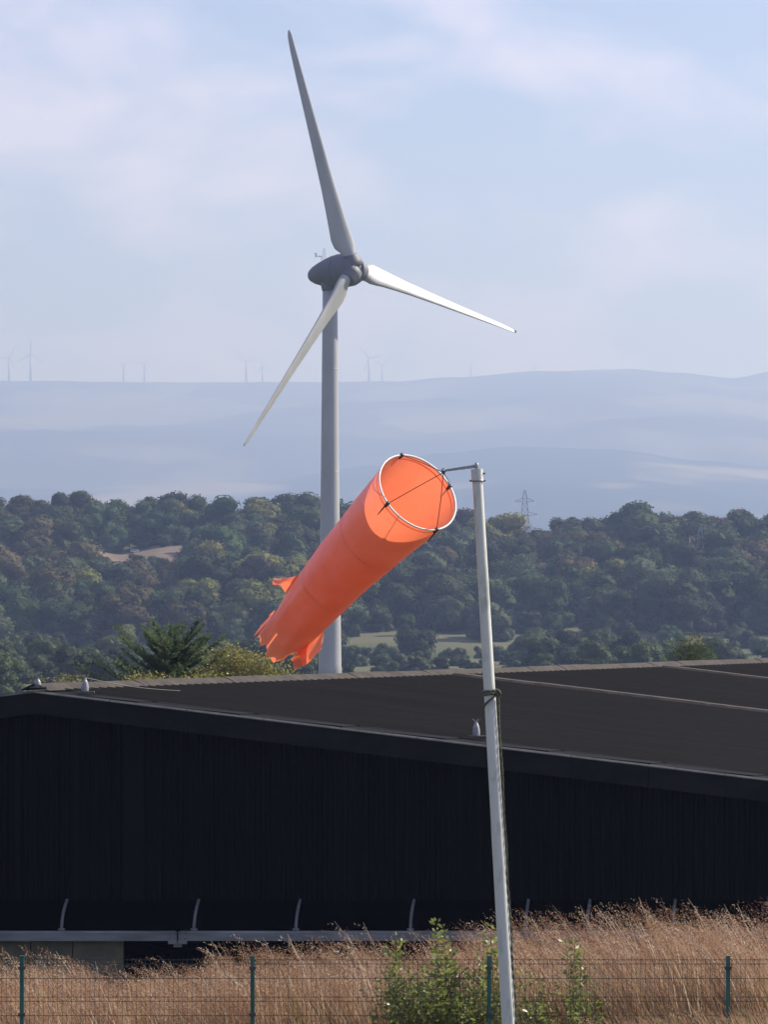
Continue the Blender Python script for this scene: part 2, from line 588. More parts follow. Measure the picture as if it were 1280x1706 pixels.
# brown strips running down the roof at the bay joints
for (qx, qy) in ((880, 1125), (1110, 1112)):
    v = (RZ0 - Vector((0, 0, EZ))).z * F / -(qy - 1000) - YB + 0.0
    v = (EZ - RZ0.z) * F / (qy - 1000) - YB
    mb = MB()
    segs = 9
    for i in range(segs):
        u0, u1 = 0.3 + (HALF - 0.3) * i / segs, 0.3 + (HALF - 0.3) * (i + 1) / segs - 0.01
        w0 = 0.07 + random.uniform(-0.008, 0.008)
        a = [S(u0, v - 0.24, 0.03), S(u0, v - 0.18, w0 + 0.03), S(u0, v + 0.18, w0 + 0.03), S(u0, v + 0.24, 0.03)]
        b_ = [S(u1, v - 0.24, 0.03), S(u1, v - 0.18, w0 + 0.03), S(u1, v + 0.18, w0 + 0.03), S(u1, v + 0.24, 0.03)]
        mb.add(a + b_, [(0, 1, 5, 4), (1, 2, 6, 5), (2, 3, 7, 6)])
    mb.build('joint_strip', M['moss'], roof_o)
# bargeboard and its pale metal edge
FD = 0.46
for s in (1, -1):
    mb = MB()
    n = 12
    for i in range(n):
        u0, u1 = s * (HALF + 0.2) * i / n, s * (HALF + 0.2) * (i + 1) / n - s * 0.006
        vs = [S(u0, -0.34, -0.05), S(u1, -0.34, -0.05), S(u1, -0.34, -FD), S(u0, -0.34, -FD),
              S(u0, -0.26, -0.05), S(u1, -0.26, -0.05), S(u1, -0.26, -FD), S(u0, -0.26, -FD)]
        mb.add(vs, [(0, 1, 2, 3), (7, 6, 5, 4), (0, 4, 5, 1), (3, 2, 6, 7), (0, 3, 7, 4), (1, 5, 6, 2)])
    mb.build('bargeboard', M['fascia'], roof_o)
    mb = MB()
    for i in range(n):
        u0, u1 = s * (HALF + 0.2) * i / n, s * (HALF + 0.2) * (i + 1) / n - s * 0.01
        j = random.uniform(-0.004, 0.004)
        vs = [S(u0, -0.37, -0.047 + j), S(u1, -0.37, -0.047 - j), S(u1, -0.37, -0.030 + j), S(u0, -0.37, -0.030 - j),
              S(u0, -0.335, 0.004), S(u1, -0.335, 0.004), S(u0, -0.35, -0.047), S(u1, -0.35, -0.047)]
        mb.add(vs, [(0, 1, 2, 3), (3, 2, 5, 4), (0, 6, 7, 1)])
    mb.build('verge_flashing', M['flash'], roof_o)

# gable wall: backing, corrugated sheets, trims
zb = P(640, 1500, YB).z - so.z                         # foot of the cladding
wall = MB()
vs = []
for (yy) in (0.06, 0.26):
    vs += [Vector((-HALF, yy, 0)), Vector((-HALF, yy, S(-HALF, 0).z - 0.10)), Vector((0, yy, S(0, 0).z - 0.10)),
           Vector((HALF, yy, S(HALF, 0).z - 0.10)), Vector((HALF, yy, 0))]
vs = [Vector((v.x, v.y, v.z)) for v in vs]
wall.add(vs, [(0, 1, 2, 3, 4), (9, 8, 7, 6, 5), (0, 5, 6, 1), (3, 8, 9, 4)])
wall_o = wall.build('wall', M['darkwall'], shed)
side = MB()
for s in (1, -1):
    vs = [S(s * (HALF - 0.2), 0.3), S(s * (HALF - 0.2), LEN - 0.3)]
    lo = [Vector((p.x, p.y, -1.5)) for p in vs]
    hi = [Vector((p.x, p.y, p.z - 0.06)) for p in vs]
    side.add([lo[0], lo[1], hi[1], hi[0]], [(0, 1, 2, 3)])
bk = [S(-HALF + .2, LEN - .3), S(0, LEN - .3), S(HALF - .2, LEN - .3)]
side.add([Vector((bk[0].x, bk[0].y, -1.5)), Vector((bk[2].x, bk[2].y, -1.5)), bk[2] - Vector((0, 0, .06)), bk[1] - Vector((0, 0, .06)), bk[0] - Vector((0, 0, .06))], [(0, 1, 2, 3, 4)])
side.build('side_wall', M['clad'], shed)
SW = 1.02
x = -HALF
while x < HALF - 0.5:
    mb = MB()
    sec = []
    for k in range(5):                                  # five trapezoid ribs per sheet
        o = k * SW / 5
        sec += [(o, 0.0), (o + 0.075, 0.0), (o + 0.10, -0.045), (o + 0.165, -0.045), (o + 0.19, 0.0)]
    sec.append((SW - 0.012, 0.0))
    dy = random.uniform(-0.006, 0.006)
    vs = []
    for (xx, yy) in sec:
        ztop = S(0, 0).z - slope * abs(x + xx) - 0.12
        vs += [Vector((x + xx, yy + dy - 0.01, zb)), Vector((x + xx, yy + dy - 0.01, ztop))]
    mb.add(vs, [(2 * i, 2 * i + 2, 2 * i + 3, 2 * i + 1) for i in range(len(sec) - 1)])
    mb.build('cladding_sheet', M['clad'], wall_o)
    x += SW
for qx in (30, 128, 222):                               # smooth trims and a blanking panel at the left
    w = 0.10 if qx < 200 else 0.40
    xx = P(qx, 1300, YB).x - so.x
    ztop = S(xx, 0).z - 0.5
    MB().box((xx, -0.075, (zb + ztop) / 2), (w, 0.02, ztop - zb)).build('cover_strip', M['trim'], wall_o)

# grey beam along the foot of the cladding, in lengths, with curved brackets
zt, zl = P(300, 1551, YB - .6).z - so.z, P(300, 1567, YB - .6).z - so.z
bx0 = -9.0
joints = [-11.0, P(296, 1560, YB - .6).x - so.x, P(296, 1560, YB - .6).x - so.x + 7.4, P(296, 1560, YB - .6).x - so.x + 14.8]
for a, b_ in zip(joints, joints[1:]):
    mb = MB()
    h = (zt - zl)
    prof = [(-0.70, zl), (-0.70, zt - 0.03), (-0.67, zt), (-0.52, zt), (-0.50, zt - 0.02), (-0.50, zl)]
    vs = [Vector((xx, p, q)) for xx in (a + 0.05, b_ - 0.05) for p, q in prof]
    n = len(prof)
    mb.add(vs, [(i, (i + 1) % n, (i + 1) % n + n, i + n) for i in range(n)] + [tuple(range(n))[::-1], tuple(range(n, 2 * n))])
    g = mb.build('beam', M['gutter'], shed)
    for s, xx in ((1, a), (-1, b_)):
        pl = MB().box((xx + s * 0.10, -0.712, (zt + zl) / 2 - 0.03), (0.17, 0.02, h + 0.06)).build('joint_plate', M['gutter'], g)
        for k in (-1, 1):
            for q in (-1, 1):
                MB().tube([(xx + s * 0.10 + k * 0.05, -0.721, (zt + zl) / 2 + q * 0.05), (xx + s * 0.10 + k * 0.05, -0.735, (zt + zl) / 2 + q * 0.05)], 0.014, 6).build('bolt', M['black_steel'], g)
for xx in joints[1:]:
    MB().box((xx, -0.60, zl - 0.06), (0.16, 0.14, 0.13)).build('beam_stub', M['gutter'], shed)
for qx in (102, 323, 493, 684, 876, 979, 1122):
    xx = P(qx, 1530, YB - .6).x - so.x
    mb = MB()
    pts = []
    for i in range(9):
        t = i / 8
        pts.append((xx + 0.075 * t ** 2.2, -0.60 + 0.5 * t ** 2.5, zt - 0.02 + 0.60 * t))
    mb.tube(pts, [0.031] * 9, 8)
    mb.tube([(xx, -0.60, zt - 0.01), (xx, -0.60, zt + 0.05)], 0.07, 8)
    mb.build('bracket', M['bracket'], shed, True)
# tan block below the beam at the left
xa, xb = P(-120, 1580, YB - .4).x - so.x, P(205, 1580, YB - .4).x - so.x
pz = P(100, 1600, YB - .4).z - so.z
for i, (a, b_) in enumerate(((xa, xa + 2.0), (xa + 2.02, P(120, 1580, YB - .4).x - so.x), (P(121.5, 1580, YB - .4).x - so.x, xb))):
    MB().box(((a + b_) / 2, -0.30 - 0.006 * i, (zl - 0.03 + -0.4) / 2), (b_ - a, 0.28, zl - 0.03 + 0.4)).build('plinth_block', M['plinth'], shed)


# roof posts and the cable over two of them
def roof_post(px, py_base, h_px, label, spikes):
    # find the point of the roof plane seen at the pixel
    best = None
    for k in range(0, 600):
        v = -0.25 + k * 0.02
        q = S(0, v) + so
        yq = q.y
        xq = P(px, py_base, yq).x
        u = xq - (RZ0.x + RD.x * v)
        z = RZ0.z - slope * abs(u) + 0.05
        d = abs(z - P(px, py_base, yq).z) + (9 if u < -0.6 else 0)
        if best is None or d < best[0]:
            best = (d, Vector((xq, yq, z)))
    loc = best[1]
    t = empty('roof_post', loc)
    tag(t, label, 'roof post', 'pale posts on the shed roof')
    h = h_px * loc.y / F
    w = 0.072
    MB().box((0.02, 0, 0.012), (0.34, 0.22, 0.03)).build('base_plate', M['flash'], t)
    MB().lathe([(0.02, w * 0.95), (0.10 * h + .02, w * 1.05), (0.45 * h, w), (0.7 * h, w * 0.82), (0.88 * h, w * 0.5), (0.94 * h, w * 0.34)], n=16).build('body', M['post_pale'], t, True)
    MB().lathe([(0.93 * h, 0.02), (0.95 * h, 0.034), (0.985 * h, 0.034), (h, 0.02)], n=10).build('cap', M['post_pale'], t, True)
    if spikes:
        for k in range(5):
            a = k * 1.3
            MB().tube([(0, 0, 0.97 * h), (0.09 * math.cos(a), 0.06 * math.sin(a), h + 0.06)], 0.004, 4).build('wire_spike', M['steel'], t)
    return loc, h


p1, h1 = roof_post(62, 1146, 16, 'pale dome-topped post nearest the left end of the shed ridge', False)
p2, h2 = roof_post(141, 1154, 24, 'taller pale dome-topped post carrying the cable, right of its twin', False)
roof_post(794, 1228, 25, 'pale roof post with wire spikes on top, beside the white pole', True)
mb = MB()
e0, e3 = P(-60, 1142, p1.y), P(300, 1152, p2.y + 1.5)
a, b_ = p1 + Vector((0, 0, h1)), p2 + Vector((0, 0, h2))
pts = []
for i in range(7):
    pts.append(e0.lerp(a, i / 6) + Vector((0, 0, 0.01)))
for i in range(1, 7):
    pts.append(a.lerp(b_, i / 6) + Vector((0, 0, 0.012 + 0.02 * math.sin(math.pi * i / 6))))
for i in range(1, 13):
    t = i / 12
    pts.append(b_.lerp(e3, t) - Vector((0, 0, 0.05 * math.sin(math.pi * t))) + Vector((0, 0, 0.012)))
tag(mb.tube(pts, 0.008, 6).build('cable', M['black_steel']), 'thin dark cable running over the two posts on the shed ridge', 'cable')

# ------------------------------------------------------------------ the big wind turbine
YT = 684.0
PX = F / YT                                             # pixels per metre there
hub = P(587.5, 448.2, YT)
ax = Vector((0.7242, -0.6858, 0.072)).normalized()        # rotor axis, towards the nose
tb = hub - ax * 4.2
tx = P(549.5, 700, YT).x
gz = ground_z(tx, YT + 2.6)
turb = empty('wind_turbine', (tx, tb.y, gz))
tag(turb, 'large white three-bladed wind turbine with grey egg-shaped nacelle', 'wind turbine')
to = Vector(turb.location)
tower_top = P(549.5, 478, tb.y).z - gz
prof = []
for i in range(13):
    t = i / 12
    prof.append((tower_top * t, 1.72 - 0.66 * t ** 0.8))
MB().lathe(prof, n=48).build('tower', M['paint_turbine'], turb, True)
for t in (0.28, 0.55, 0.8):                             # flange seams
    r = 1.72 - 0.66 * t ** 0.8
    MB().lathe([(tower_top * t - 0.06, r + 0.004), (tower_top * t - 0.05, r + 0.025), (tower_top * t + 0.05, r + 0.025), (tower_top * t + 0.06, r + 0.004)], n=48).build('flange', M['paint_turbine'], turb, True)
MB().lathe([(-0.6, 4.2), (0.05, 4.2), (0.15, 4.0), (0.18, 1.7)], n=40).build('foundation', M['concrete'], turb, True)
hb_ = hub - to
nac = MB().lathe([(-8.55, 0.02), (-8.45, 0.45), (-8.1, 0.9), (-7.3, 1.32), (-6.1, 1.72), (-4.7, 2.08), (-3.4, 2.36), (-2.35, 2.45), (-2.3, 2.45)], ax, hb_, 40).build('nacelle', M['nacelle'], turb, True)
MB().lathe([(-2.22, 2.4), (-2.18, 2.46), (-1.2, 2.42), (-0.3, 2.4), (0.35, 2.2), (0.9, 1.75), (1.3, 1.1), (1.5, 0.45), (1.55, 0.02)], ax, hb_, 40).build('spinner', M['nacelle'], turb, True)
MB().lathe([(-2.45, 2.36), (-2.1, 2.36)], ax, hb_, 40).build('rotor_seal', M['black_steel'], turb, True)
MB().lathe([(tower_top - 0.6, 1.12), (tower_top - 0.1, 1.25), (tower_top + 1.4, 1.5)], org=Vector((0, 0, 0)), n=40).build('yaw_collar', M['nacelle'], turb, True)
# wind instruments on the nacelle
ib = P(536, 431, tb.y - 0.0) - to
inst_o = MB().tube([ib + Vector((0, 0, -0.7)), ib + Vector((0, 0, 0.5))], 0.05, 6)
inst_o.tube([ib + Vector((0, 0, 0.3)), ib + Vector((-0.85, 0.1, 0.42))], 0.05, 6)
inst_o.tube([ib + Vector((-0.85, 0.1, 0.2)), ib + Vector((-0.85, 0.1, 0.75))], 0.07, 6)
inst_o.box(ib + Vector((-0.85, 0.1, 0.72)), (0.28, 0.12, 0.16))
inst_o.build('wind_vane', M['steel'], nac)
la = MB()
for dx, dy in ((0, 0), (0.45, 0), (0.22, 0.3)):
    la.tube([ib + Vector((0.2 + dx, dy, -0.6)), ib + Vector((0.2 + dx * 0.6, dy, 1.5))], 0.016, 5)
for k in range(7):
    z0 = -0.3 + k * 0.27
    la.tube([ib + Vector((0.2, 0, z0)), ib + Vector((0.58, 0, z0 + 0.2))], 0.012, 4)
la.build('lattice_mast', M['steel'], nac)

tips = [(481, 50), (860, 553), (406, 743)]
STA = [(0.055, 2.05, 2.0, 0.5), (0.075, 2.3, 1.85, 0.48), (0.10, 3.3, 1.55, 0.41), (0.135, 3.45, 1.25, 0.37), (0.18, 3.1, 1.0, 0.35),
       (0.25, 2.7, 0.80, 0.34), (0.35, 2.25, 0.66, 0.33), (0.5, 1.85, 0.52, 0.33), (0.65, 1.5, 0.42, 0.33), (0.8, 1.2, 0.32, 0.33),
       (0.92, 0.9, 0.17, 0.34), (0.97, 0.72, 0.13, 0.4), (0.99, 0.5, 0.10, 0.5), (1.0, 0.22, 0.06, 0.6)]
for bi, (qx, qy) in enumerate(tips):
    rd = P(qx, qy, 1.0) - Vector((0, 0, EZ))             # sight line to the tip, met with the rotor plane
    u = rd * ((hub - Vector((0, 0, EZ))).dot(ax) / rd.dot(ax)) - (hub - Vector((0, 0, EZ)))
    Rb = u.length
    u.normalize()
    tdir = u.cross(ax).normalized() * -1.0              # in the rotor plane
    if bi == 0 and tdir.x < 0:
        sgn = -1
    elif bi == 0:
        sgn = 1
    tdir *= sgn
    vs, fs = [], []
    nk = 20
    for si, (rr, ch, th, le) in enumerate(STA):
        tw = R(8) * (1 - min(1, rr / 0.8)) - R(2)      # twist
        be = R(66) + tw
        cd = (ax * math.cos(be) + tdir * math.sin(be)).normalized()
        nd = u.cross(cd).normalized()
        cen = hb_ + u * (Rb * rr)
        for k in range(nk):
            a = 2 * math.pi * k / nk
            cx_, cy_ = math.cos(a), math.sin(a)
            blunt = max(0.0, 1 - rr / 0.12)
            thick = th / 2 * cy_ * ((0.55 + 0.45 * cx_) * (1 - blunt) + blunt)
            xx = ch * (le - 0.5 + 0.5 * cx_) if blunt == 0 else ch * ((le - 0.5) + 0.5 * cx_)
            vs.append(cen + cd * xx + nd * thick)
    n = len(STA)
    for i in range(n - 1):
        for k in range(nk):
            a, b_ = i * nk + k, i * nk + (k + 1) % nk
            fs.append((a, b_, b_ + nk, a + nk))
    fs.append(tuple(range((n - 1) * nk, n * nk)))
    bl = MB().add(vs, fs).build('blade', M['paint_turbine'], turb, True)
    MB().lathe([(0.4, 1.75), (1.2, 1.52), (1.7, 1.34), (2.05, 1.24), (2.10, 1.22), (2.11, 1.0)], u, hb_, 28).build('blade_sleeve', M['nacelle'], bl, True)
    if bi == 1:                                          # dark lightning receptor at the tip
        tp = hb_ + u * (Rb * 0.995)
        MB().box(tp, (0.35, 0.12, 0.35)).build('tip_receptor', M['black_steel'], bl)

# ------------------------------------------------------------------ tiny turbines on the far ridge
far = [(14, 600, 'leftmost of all'), (50, 594, 'second from the left, standing tallest'), (205, 612, 'third from the left'), (240, 610, 'fourth from the left'),
       (410, 606, 'just left of the lower blade tip'), (437, 615, 'right of the lower blade tip'),
       (615, 600, 'just right of the big turbine tower'), (637, 612, 'second right of the big turbine tower'), (785, 612, 'above the windsock arm'),
       (893, 610, 'rightmost of all')]
proto = {}
for i, (qx, qy, where) in enumerate(far):
    yy = 19550
    px_c = qx
    gy_ = EZ + (1000 - lerp_list(640 + F * ((qx - 640) / F * yy) / 19500, RIDGE)) * 19500 / F - 7
    loc = Vector(((qx - 640) / F * yy, yy, gy_))
    h = (lerp_list(qx, RIDGE) - qy) * yy / F * 1.0 + 18
    t = empty('wind_turbine', loc)
    tag(t, 'tiny pale wind turbine on the far ridge, ' + where, 'wind turbine', 'wind turbines along the far ridge')
    if not proto:
        m1 = MB().lathe([(0, 0.055), (1, 0.035)], n=8).build('tower', M['paint_turbine'], None, True, False)
        m2 = MB().lathe([(-0.06, 0.02), (0.05, 0.02)], Vector((0, -1, 0)), Vector((0, 0, 1)), 8).build('nacelle', M['nacelle'], None, True, False)
        m3 = MB().add([(-0.022, -0.05, 0), (0.022, -0.05, 0), (0.012, -0.05, 0.55), (-0.006, -0.05, 0.55), (0, -0.065, 0.0), (0, -0.055, 0.5)],
                      [(0, 1, 2, 3), (0, 4, 5, 3), (1, 2, 5, 4)]).build('blade', M['paint_turbine'], None, False, False)
        proto = {'tower': m1.data, 'nacelle': m2.data, 'blade': m3.data}
    inst('tower', proto['tower'], t, scale=(h, h, h))
    inst('nacelle', proto['nacelle'], t, scale=(h, h, h))
    a0 = random.uniform(0, 2.0)
    for k in range(3):
        inst('blade', proto['blade'], t, (0, 0, h), (0, a0 + k * 2.0944, 0), (h, h, h))


# ------------------------------------------------------------------ pylons
def pylon(px, py_top, Y, label, H=31):
    x = (px - 640) / F * Y
    ztop = P(px, py_top, Y).z
    t = empty('electricity_pylon', (x, Y, ztop - H))
    tag(t, label, 'pylon', 'electricity pylons on the wooded hill')
    body = MB()

    def half(z):
        return 3.0 * (1 - z / H) ** 1.25 + 0.55 if z < H * 0.98 else 0.3
    levels = [0, 4.5, 8.5, 12, 15, 17.6, 20, 22.3, 24.4, 26.4, 28.4, H]
    for sx in (-1, 1):
        for sy in (-1, 1):
            body.tube([(sx * half(z), sy * half(z), z) for z in levels], 0.10, 4)
    for z0, z1 in zip(levels, levels[1:]):
        a, b_ = half(z0), half(z1)
        for s in (-1, 1):
            body.tube([(-a, s * a, z0), (b_, s * b_, z1)], 0.055, 4)
            body.tube([(a, s * a, z0), (-b_, s * b_, z1)], 0.055, 4)
            body.tube([(s * a, -a, z0), (s * b_, b_, z1)], 0.055, 4)
            body.tube([(s * a, a, z0), (s * b_, -b_, z1)], 0.055, 4)
            body.tube([(-b_, s * b_, z1), (b_, s * b_, z1)], 0.055, 4)
    body.build('lattice_tower', M['pylon'], t)
    for z, w in ((17.6, 3.9), (22.3, 4.5), (27.0, 3.3)):
        for s in (-1, 1):
            arm = MB()
            arm.tube([(s * half(z), 0.5, z), (s * w, 0, z + 0.35)], 0.10, 4)
            arm.tube([(s * half(z), -0.5, z), (s * w, 0, z + 0.35)], 0.10, 4)
            arm.tube([(s * half(z), 0, z + 1.3), (s * w, 0, z + 0.35)], 0.10, 4)
            o = arm.build('cross_arm', M['pylon'], t)
            MB().tube([(s * w, 0, z + 0.35), (s * w, 0, z - 1.2)], [0.12, 0.14], 6).build('insulator', M['white'], o)
    return t


pylon(875, 817, 1655, 'lattice electricity pylon standing up behind the dip in the wooded skyline')
pylon(1168, 876, 1490, 'lattice electricity pylon half lost among the trees at the right')


# ------------------------------------------------------------------ tree prototypes for the far wood
def make_crown(seed, wid, low, nl, leaf, nq):
    """unit-height crown: lumps of leaf-sized faces over a solid inner mass"""
    r = random.Random(seed)
    lobes = []
    for i in range(nl):
        t = r.random()
        z = low + (0.97 - low) * (0.12 + 0.80 * t)
        k = (z - low) / (1 - low)
        rad = wid * 0.5 * math.sin(math.pi * (0.20 + 0.66 * k)) ** 0.8
        a = r.uniform(0, 2 * math.pi)
        d = rad * r.uniform(0.25, 0.82)
        lr = r.uniform(0.14, 0.235)
        lobes.append((Vector((d * math.cos(a), d * math.sin(a), min(z, 1 - lr))), lr))
    lobes.append((Vector((0, 0, 0.5)), 0.27))
    for k in range(4):
        lobes.append((Vector((wid * 0.27 * math.cos(k * 1.6 + seed), wid * 0.27 * math.sin(k * 1.6 + seed), 0.17)), 0.17))
    mb = MB()
    bm = bmesh.new()
    bmesh.ops.create_icosphere(bm, subdivisions=2, radius=1)
    bv = [v.co.copy() for v in bm.verts]
    bf = [[v.index for v in f.verts] for f in bm.faces]
    bm.free()
    for c, lr in lobes:
        mb.add([c + v * lr * 0.9 * (1 + 0.28 * mnoise.noise(v * 1.8 + c * 9)) for v in bv], bf)
    for c, lr in lobes:
        for q in range(nq):
            d = Vector((r.gauss(0, 1), r.gauss(0, 1), r.gauss(0.25, 1))).normalized()
            p = c + d * lr * r.uniform(0.85, 1.17)
            n = (d + Vector((r.gauss(0, .5), r.gauss(0, .5), r.gauss(0, .5)))).normalized()
            u = n.orthogonal().normalized()
            w = n.cross(u)
            a = r.uniform(0, 6.28)
            u, w = u * math.cos(a) + w * math.sin(a), w * math.cos(a) - u * math.sin(a)
            s = leaf * r.uniform(0.6, 1.3)
            mb.add([p - u * s, p - w * s * 0.7, p + u * s, p + w * s * 0.7], [(0, 1, 2, 3)])
    return mb.build('crown', M['crown'], None, False, False).data


def make_trunk(seed):
    r = random.Random(seed)
    mb = MB()
    mb.tube([(0, 0, -0.05), (0.005, 0, 0.15), (0.01, 0.01, 0.4), (0, 0.01, 0.75)], [0.035, 0.026, 0.018, 0.006], 7)
    for k in range(5):
        a = k * 1.3 + r.random()
        z = r.uniform(0.2, 0.45)
        mb.tube([(0.005, 0.005, z), (0.12 * math.cos(a), 0.12 * math.sin(a), z + 0.14), (0.24 * math.cos(a), 0.24 * math.sin(a), z + 0.3)], [0.014, 0.009, 0.003], 5)
    return mb.build('trunk', M['bark'], None, False, False).data


crowns = [make_crown(11, 1.05, 0.0, 11, 0.026, 230), make_crown(12, 1.2, 0.0, 12, 0.026, 220), make_crown(13, 0.85, 0.0, 10, 0.026, 230),
          make_crown(14, 1.35, 0.0, 13, 0.026, 220), make_crown(15, 0.95, 0.0, 11, 0.026, 230), make_crown(16, 1.1, 0.0, 9, 0.028, 240),
          make_crown(17, 1.0, 0.0, 10, 0.026, 230)]
trunks = [make_trunk(1), make_trunk(2)]
TONES = {'dark olive': (0.030, 0.040, 0.017), 'dull green': (0.036, 0.058, 0.020), 'grey-green': (0.055, 0.072, 0.034),
         'yellow-green': (0.125, 0.125, 0.032), 'brownish': (0.070, 0.058, 0.026), 'dark red': (0.085, 0.028, 0.024)}


def place_tree(x, y, h, w, tone, label, group, cat='tree', z=None, name='broadleaf_tree'):
    z = ground_z(x, y) if z is None else z
    t = empty(name, (x, y, z - 0.3), random.uniform(0, 6.28))
    tag(t, label, cat, group)
    k = random.randrange(len(crowns))
    c = inst('crown', crowns[k], t, scale=(h * w, h * w, h))
    j = random.uniform(0.72, 1.28)
    b = TONES[tone]
    j *= 1.2
    c.color = (b[0] * j * random.uniform(.92, 1.08), b[1] * j, b[2] * j * random.uniform(.85, 1.1), 1)
    inst('trunk', trunks[k % 2], t, scale=(h, h, h))
    return t


def side_words(px):
    if px < 300:
        return 'far left of turbine'
    if px < 548:
        return 'just left of turbine'
    if px < 800:
        return 'between turbine and pole'
    if px < 1040:
        return 'just right of pole'
    return 'far right of pole'


count = 0
rr_ = random.Random(21)
y = Y_FOOT + 10
rows = []
while y < Y_CREST + 14:
    rows.append(y)
    y += 17.5
for ri, y0 in enumerate(rows):
    step = 18.0 if ri < len(rows) - 2 else 13.0
    half = 0.0815 * y0 + 6
    x = -half + rr_.uniform(0, step)
    while x < half:
        y = y0 + rr_.uniform(-6, 6)
        px = 640 + F * x / y
        x0 = x
        x += step * rr_.uniform(0.72, 1.25)
        frac = (y0 - rows[0]) / (rows[-1] - rows[0])
        pyg = 1000 - (ground_z(x0, y) - EZ) * F / y
        hmax = 99
        # clearings: tan strip high on the left, pale field at the foot of the slope
        if 125 < px < 330:
            if 917 < pyg < 937:
                continue
            if 937 <= pyg < 1000:
                hmax = 3.6 + (pyg - 937) / 63 * 8
        if 575 < px < 885 and pyg > 1070:
            continue
        if px > 905 and pyg > 1062:
            hmax = 5.0
        if 1240 < px and 975 < pyg < 1000:
            continue
        nv = mnoise.noise((x0 * 0.025, y * 0.025, 9.0))
        h = min(rr_.uniform(11.5, 16.5) + 2.5 * nv, hmax)
        if frac > 0.93:
            h = rr_.uniform(11.5, 15.0)
        elif rr_.random() < 0.16:
            h = min(rr_.uniform(5, 8), hmax)
        w = rr_.uniform(1.05, 1.5)
        tr = rr_.random()
        tn2 = mnoise.noise((x0 * 0.02, y * 0.03, 4.0))
        if px < 330 and 940 < pyg < 1020:
            tone = 'brownish' if tr < 0.4 else 'grey-green'
        elif tr < 0.30 - 0.25 * tn2:
            tone = 'dark olive'
        elif tr < 0.62:
            tone = 'dull green'
        elif tr < 0.82:
            tone = 'grey-green'
        elif tr < 0.90:
            tone = 'yellow-green'
        else:
            tone = 'brownish'
        band = 'on the far skyline' if frac > 0.93 else 'high on the slope' if frac > 0.62 else \
            'halfway up the slope' if frac > 0.3 else 'at the slope foot'
        size = 'low bushy' if h < 8.5 else 'domed' if h < 12.5 else 'tall domed'
        place_tree(x0, y, h, w, tone, '%s %s tree %s, %s' % (size, tone, band, side_words(px)), 'trees of the hillside wood')
        count += 1
# a few trees that stand out
for (qx, qyt, yy, h, w, tone, label) in (
        (1195, 862, 1590, 12.5, 1.2, 'dark red', 'dark red tree on the right skyline of the far wood'),
        (1128, 880, 1560, 10.5, 1.15, 'yellow-green', 'bright yellow-green tree below the right skyline'),
        (150, 814, 1606, 17, 1.25, 'brownish', 'tallest broad brownish tree on the left skyline'),
        (268, 820, 1604, 17, 1.05, 'dark olive', 'dark upright domed tree on the left skyline right of the tall brownish one'),
        (370, 872, 1530, 15, 1.35, 'dark olive', 'big dark round tree right of the tan clearing'),
        (700, 1050, 1150, 11, 1.2, 'dark olive', 'dark round tree standing alone before the pale valley field'),
        (725, 960, 1330, 18, 1.5, 'dark olive', 'big spreading dark tree above the pale valley field')):
    x = (qx - 640) / F * yy
    zt_ = P(qx, qyt, yy).z
    place_tree(x, yy, h, w, tone, label, 'trees of the hillside wood', z=zt_ - h + 0.3)
# valley hedgerow trees in front of the wood
hedge = [(590, 1060, 5.0), (640, 1090, 5.5), (760, 1085, 4.5), (905, 1050, 7.5), (935, 1040, 8.5), (965, 1045, 7.5), (1000, 1050, 8.5), (1040, 1040, 8.8),
         (870, 1160, 6.5), (830, 1165, 5.0), (1140, 1120, 5.0), (575, 1195, 3.5), (612, 1210, 3.0), (660, 1200, 2.6), (742, 1215, 3.2), (772, 1190, 2.4), (800, 1205, 3.4), (690, 1130, 3.0), (850, 1120, 3.5)]
for k in range(120):                                    # scrub over the valley floor, leaving the pale field open
    qx = rr_.uniform(-40, 1320)
    yy = rr_.uniform(760, 1230)
    hh = rr_.uniform(3.5, 8.0)
    if 560 < qx < 880:
        if yy > 1050:
            continue
        hh = rr_.uniform(2.2, 4.0)
    if 1080 < qx < 1200 and yy > 1000:
        hh *= 0.6
    hedge.append((qx, yy, hh))
for k in range(16):                                     # scrub filling the valley at the far left
    hedge.append((rr_.uniform(-50, 230), rr_.uniform(640, 980), rr_.uniform(5.0, 7.5)))
for i, (qx, yy, h) in enumerate(hedge):
    x = (qx - 640) / F * yy
    tone = rr_.choice(['grey-green', 'dull green', 'grey-green', 'dark olive'])
    place_tree(x, yy, h, rr_.uniform(1.0, 1.5), tone, 'small %s hedgerow tree in the valley, %s' % (tone, side_words(qx)), 'hedgerow trees in the valley', name='hedgerow_tree')


# trees that would share a description are told apart by their order from the left
ORD = ['first', 'second', 'third', 'fourth', 'fifth', 'sixth', 'seventh', 'eighth', 'ninth', 'tenth', 'eleventh', 'twelfth', 'thirteenth', 'fourteenth', 'fifteenth', 'sixteenth', 'seventeenth', 'eighteenth']
fam = {}
for o in C.objects:
    if o.name.startswith(('broadleaf_tree', 'hedgerow_tree')):
        fam.setdefault(o['label'], []).append(o)
for lab, os_ in fam.items():
    if len(os_) > 1:
        os_.sort(key=lambda o: o.location.x / o.location.y)
        for k, o in enumerate(os_):
            o['label'] = lab + (', %s from left' % ORD[k] if k < 18 else ', rightmost')

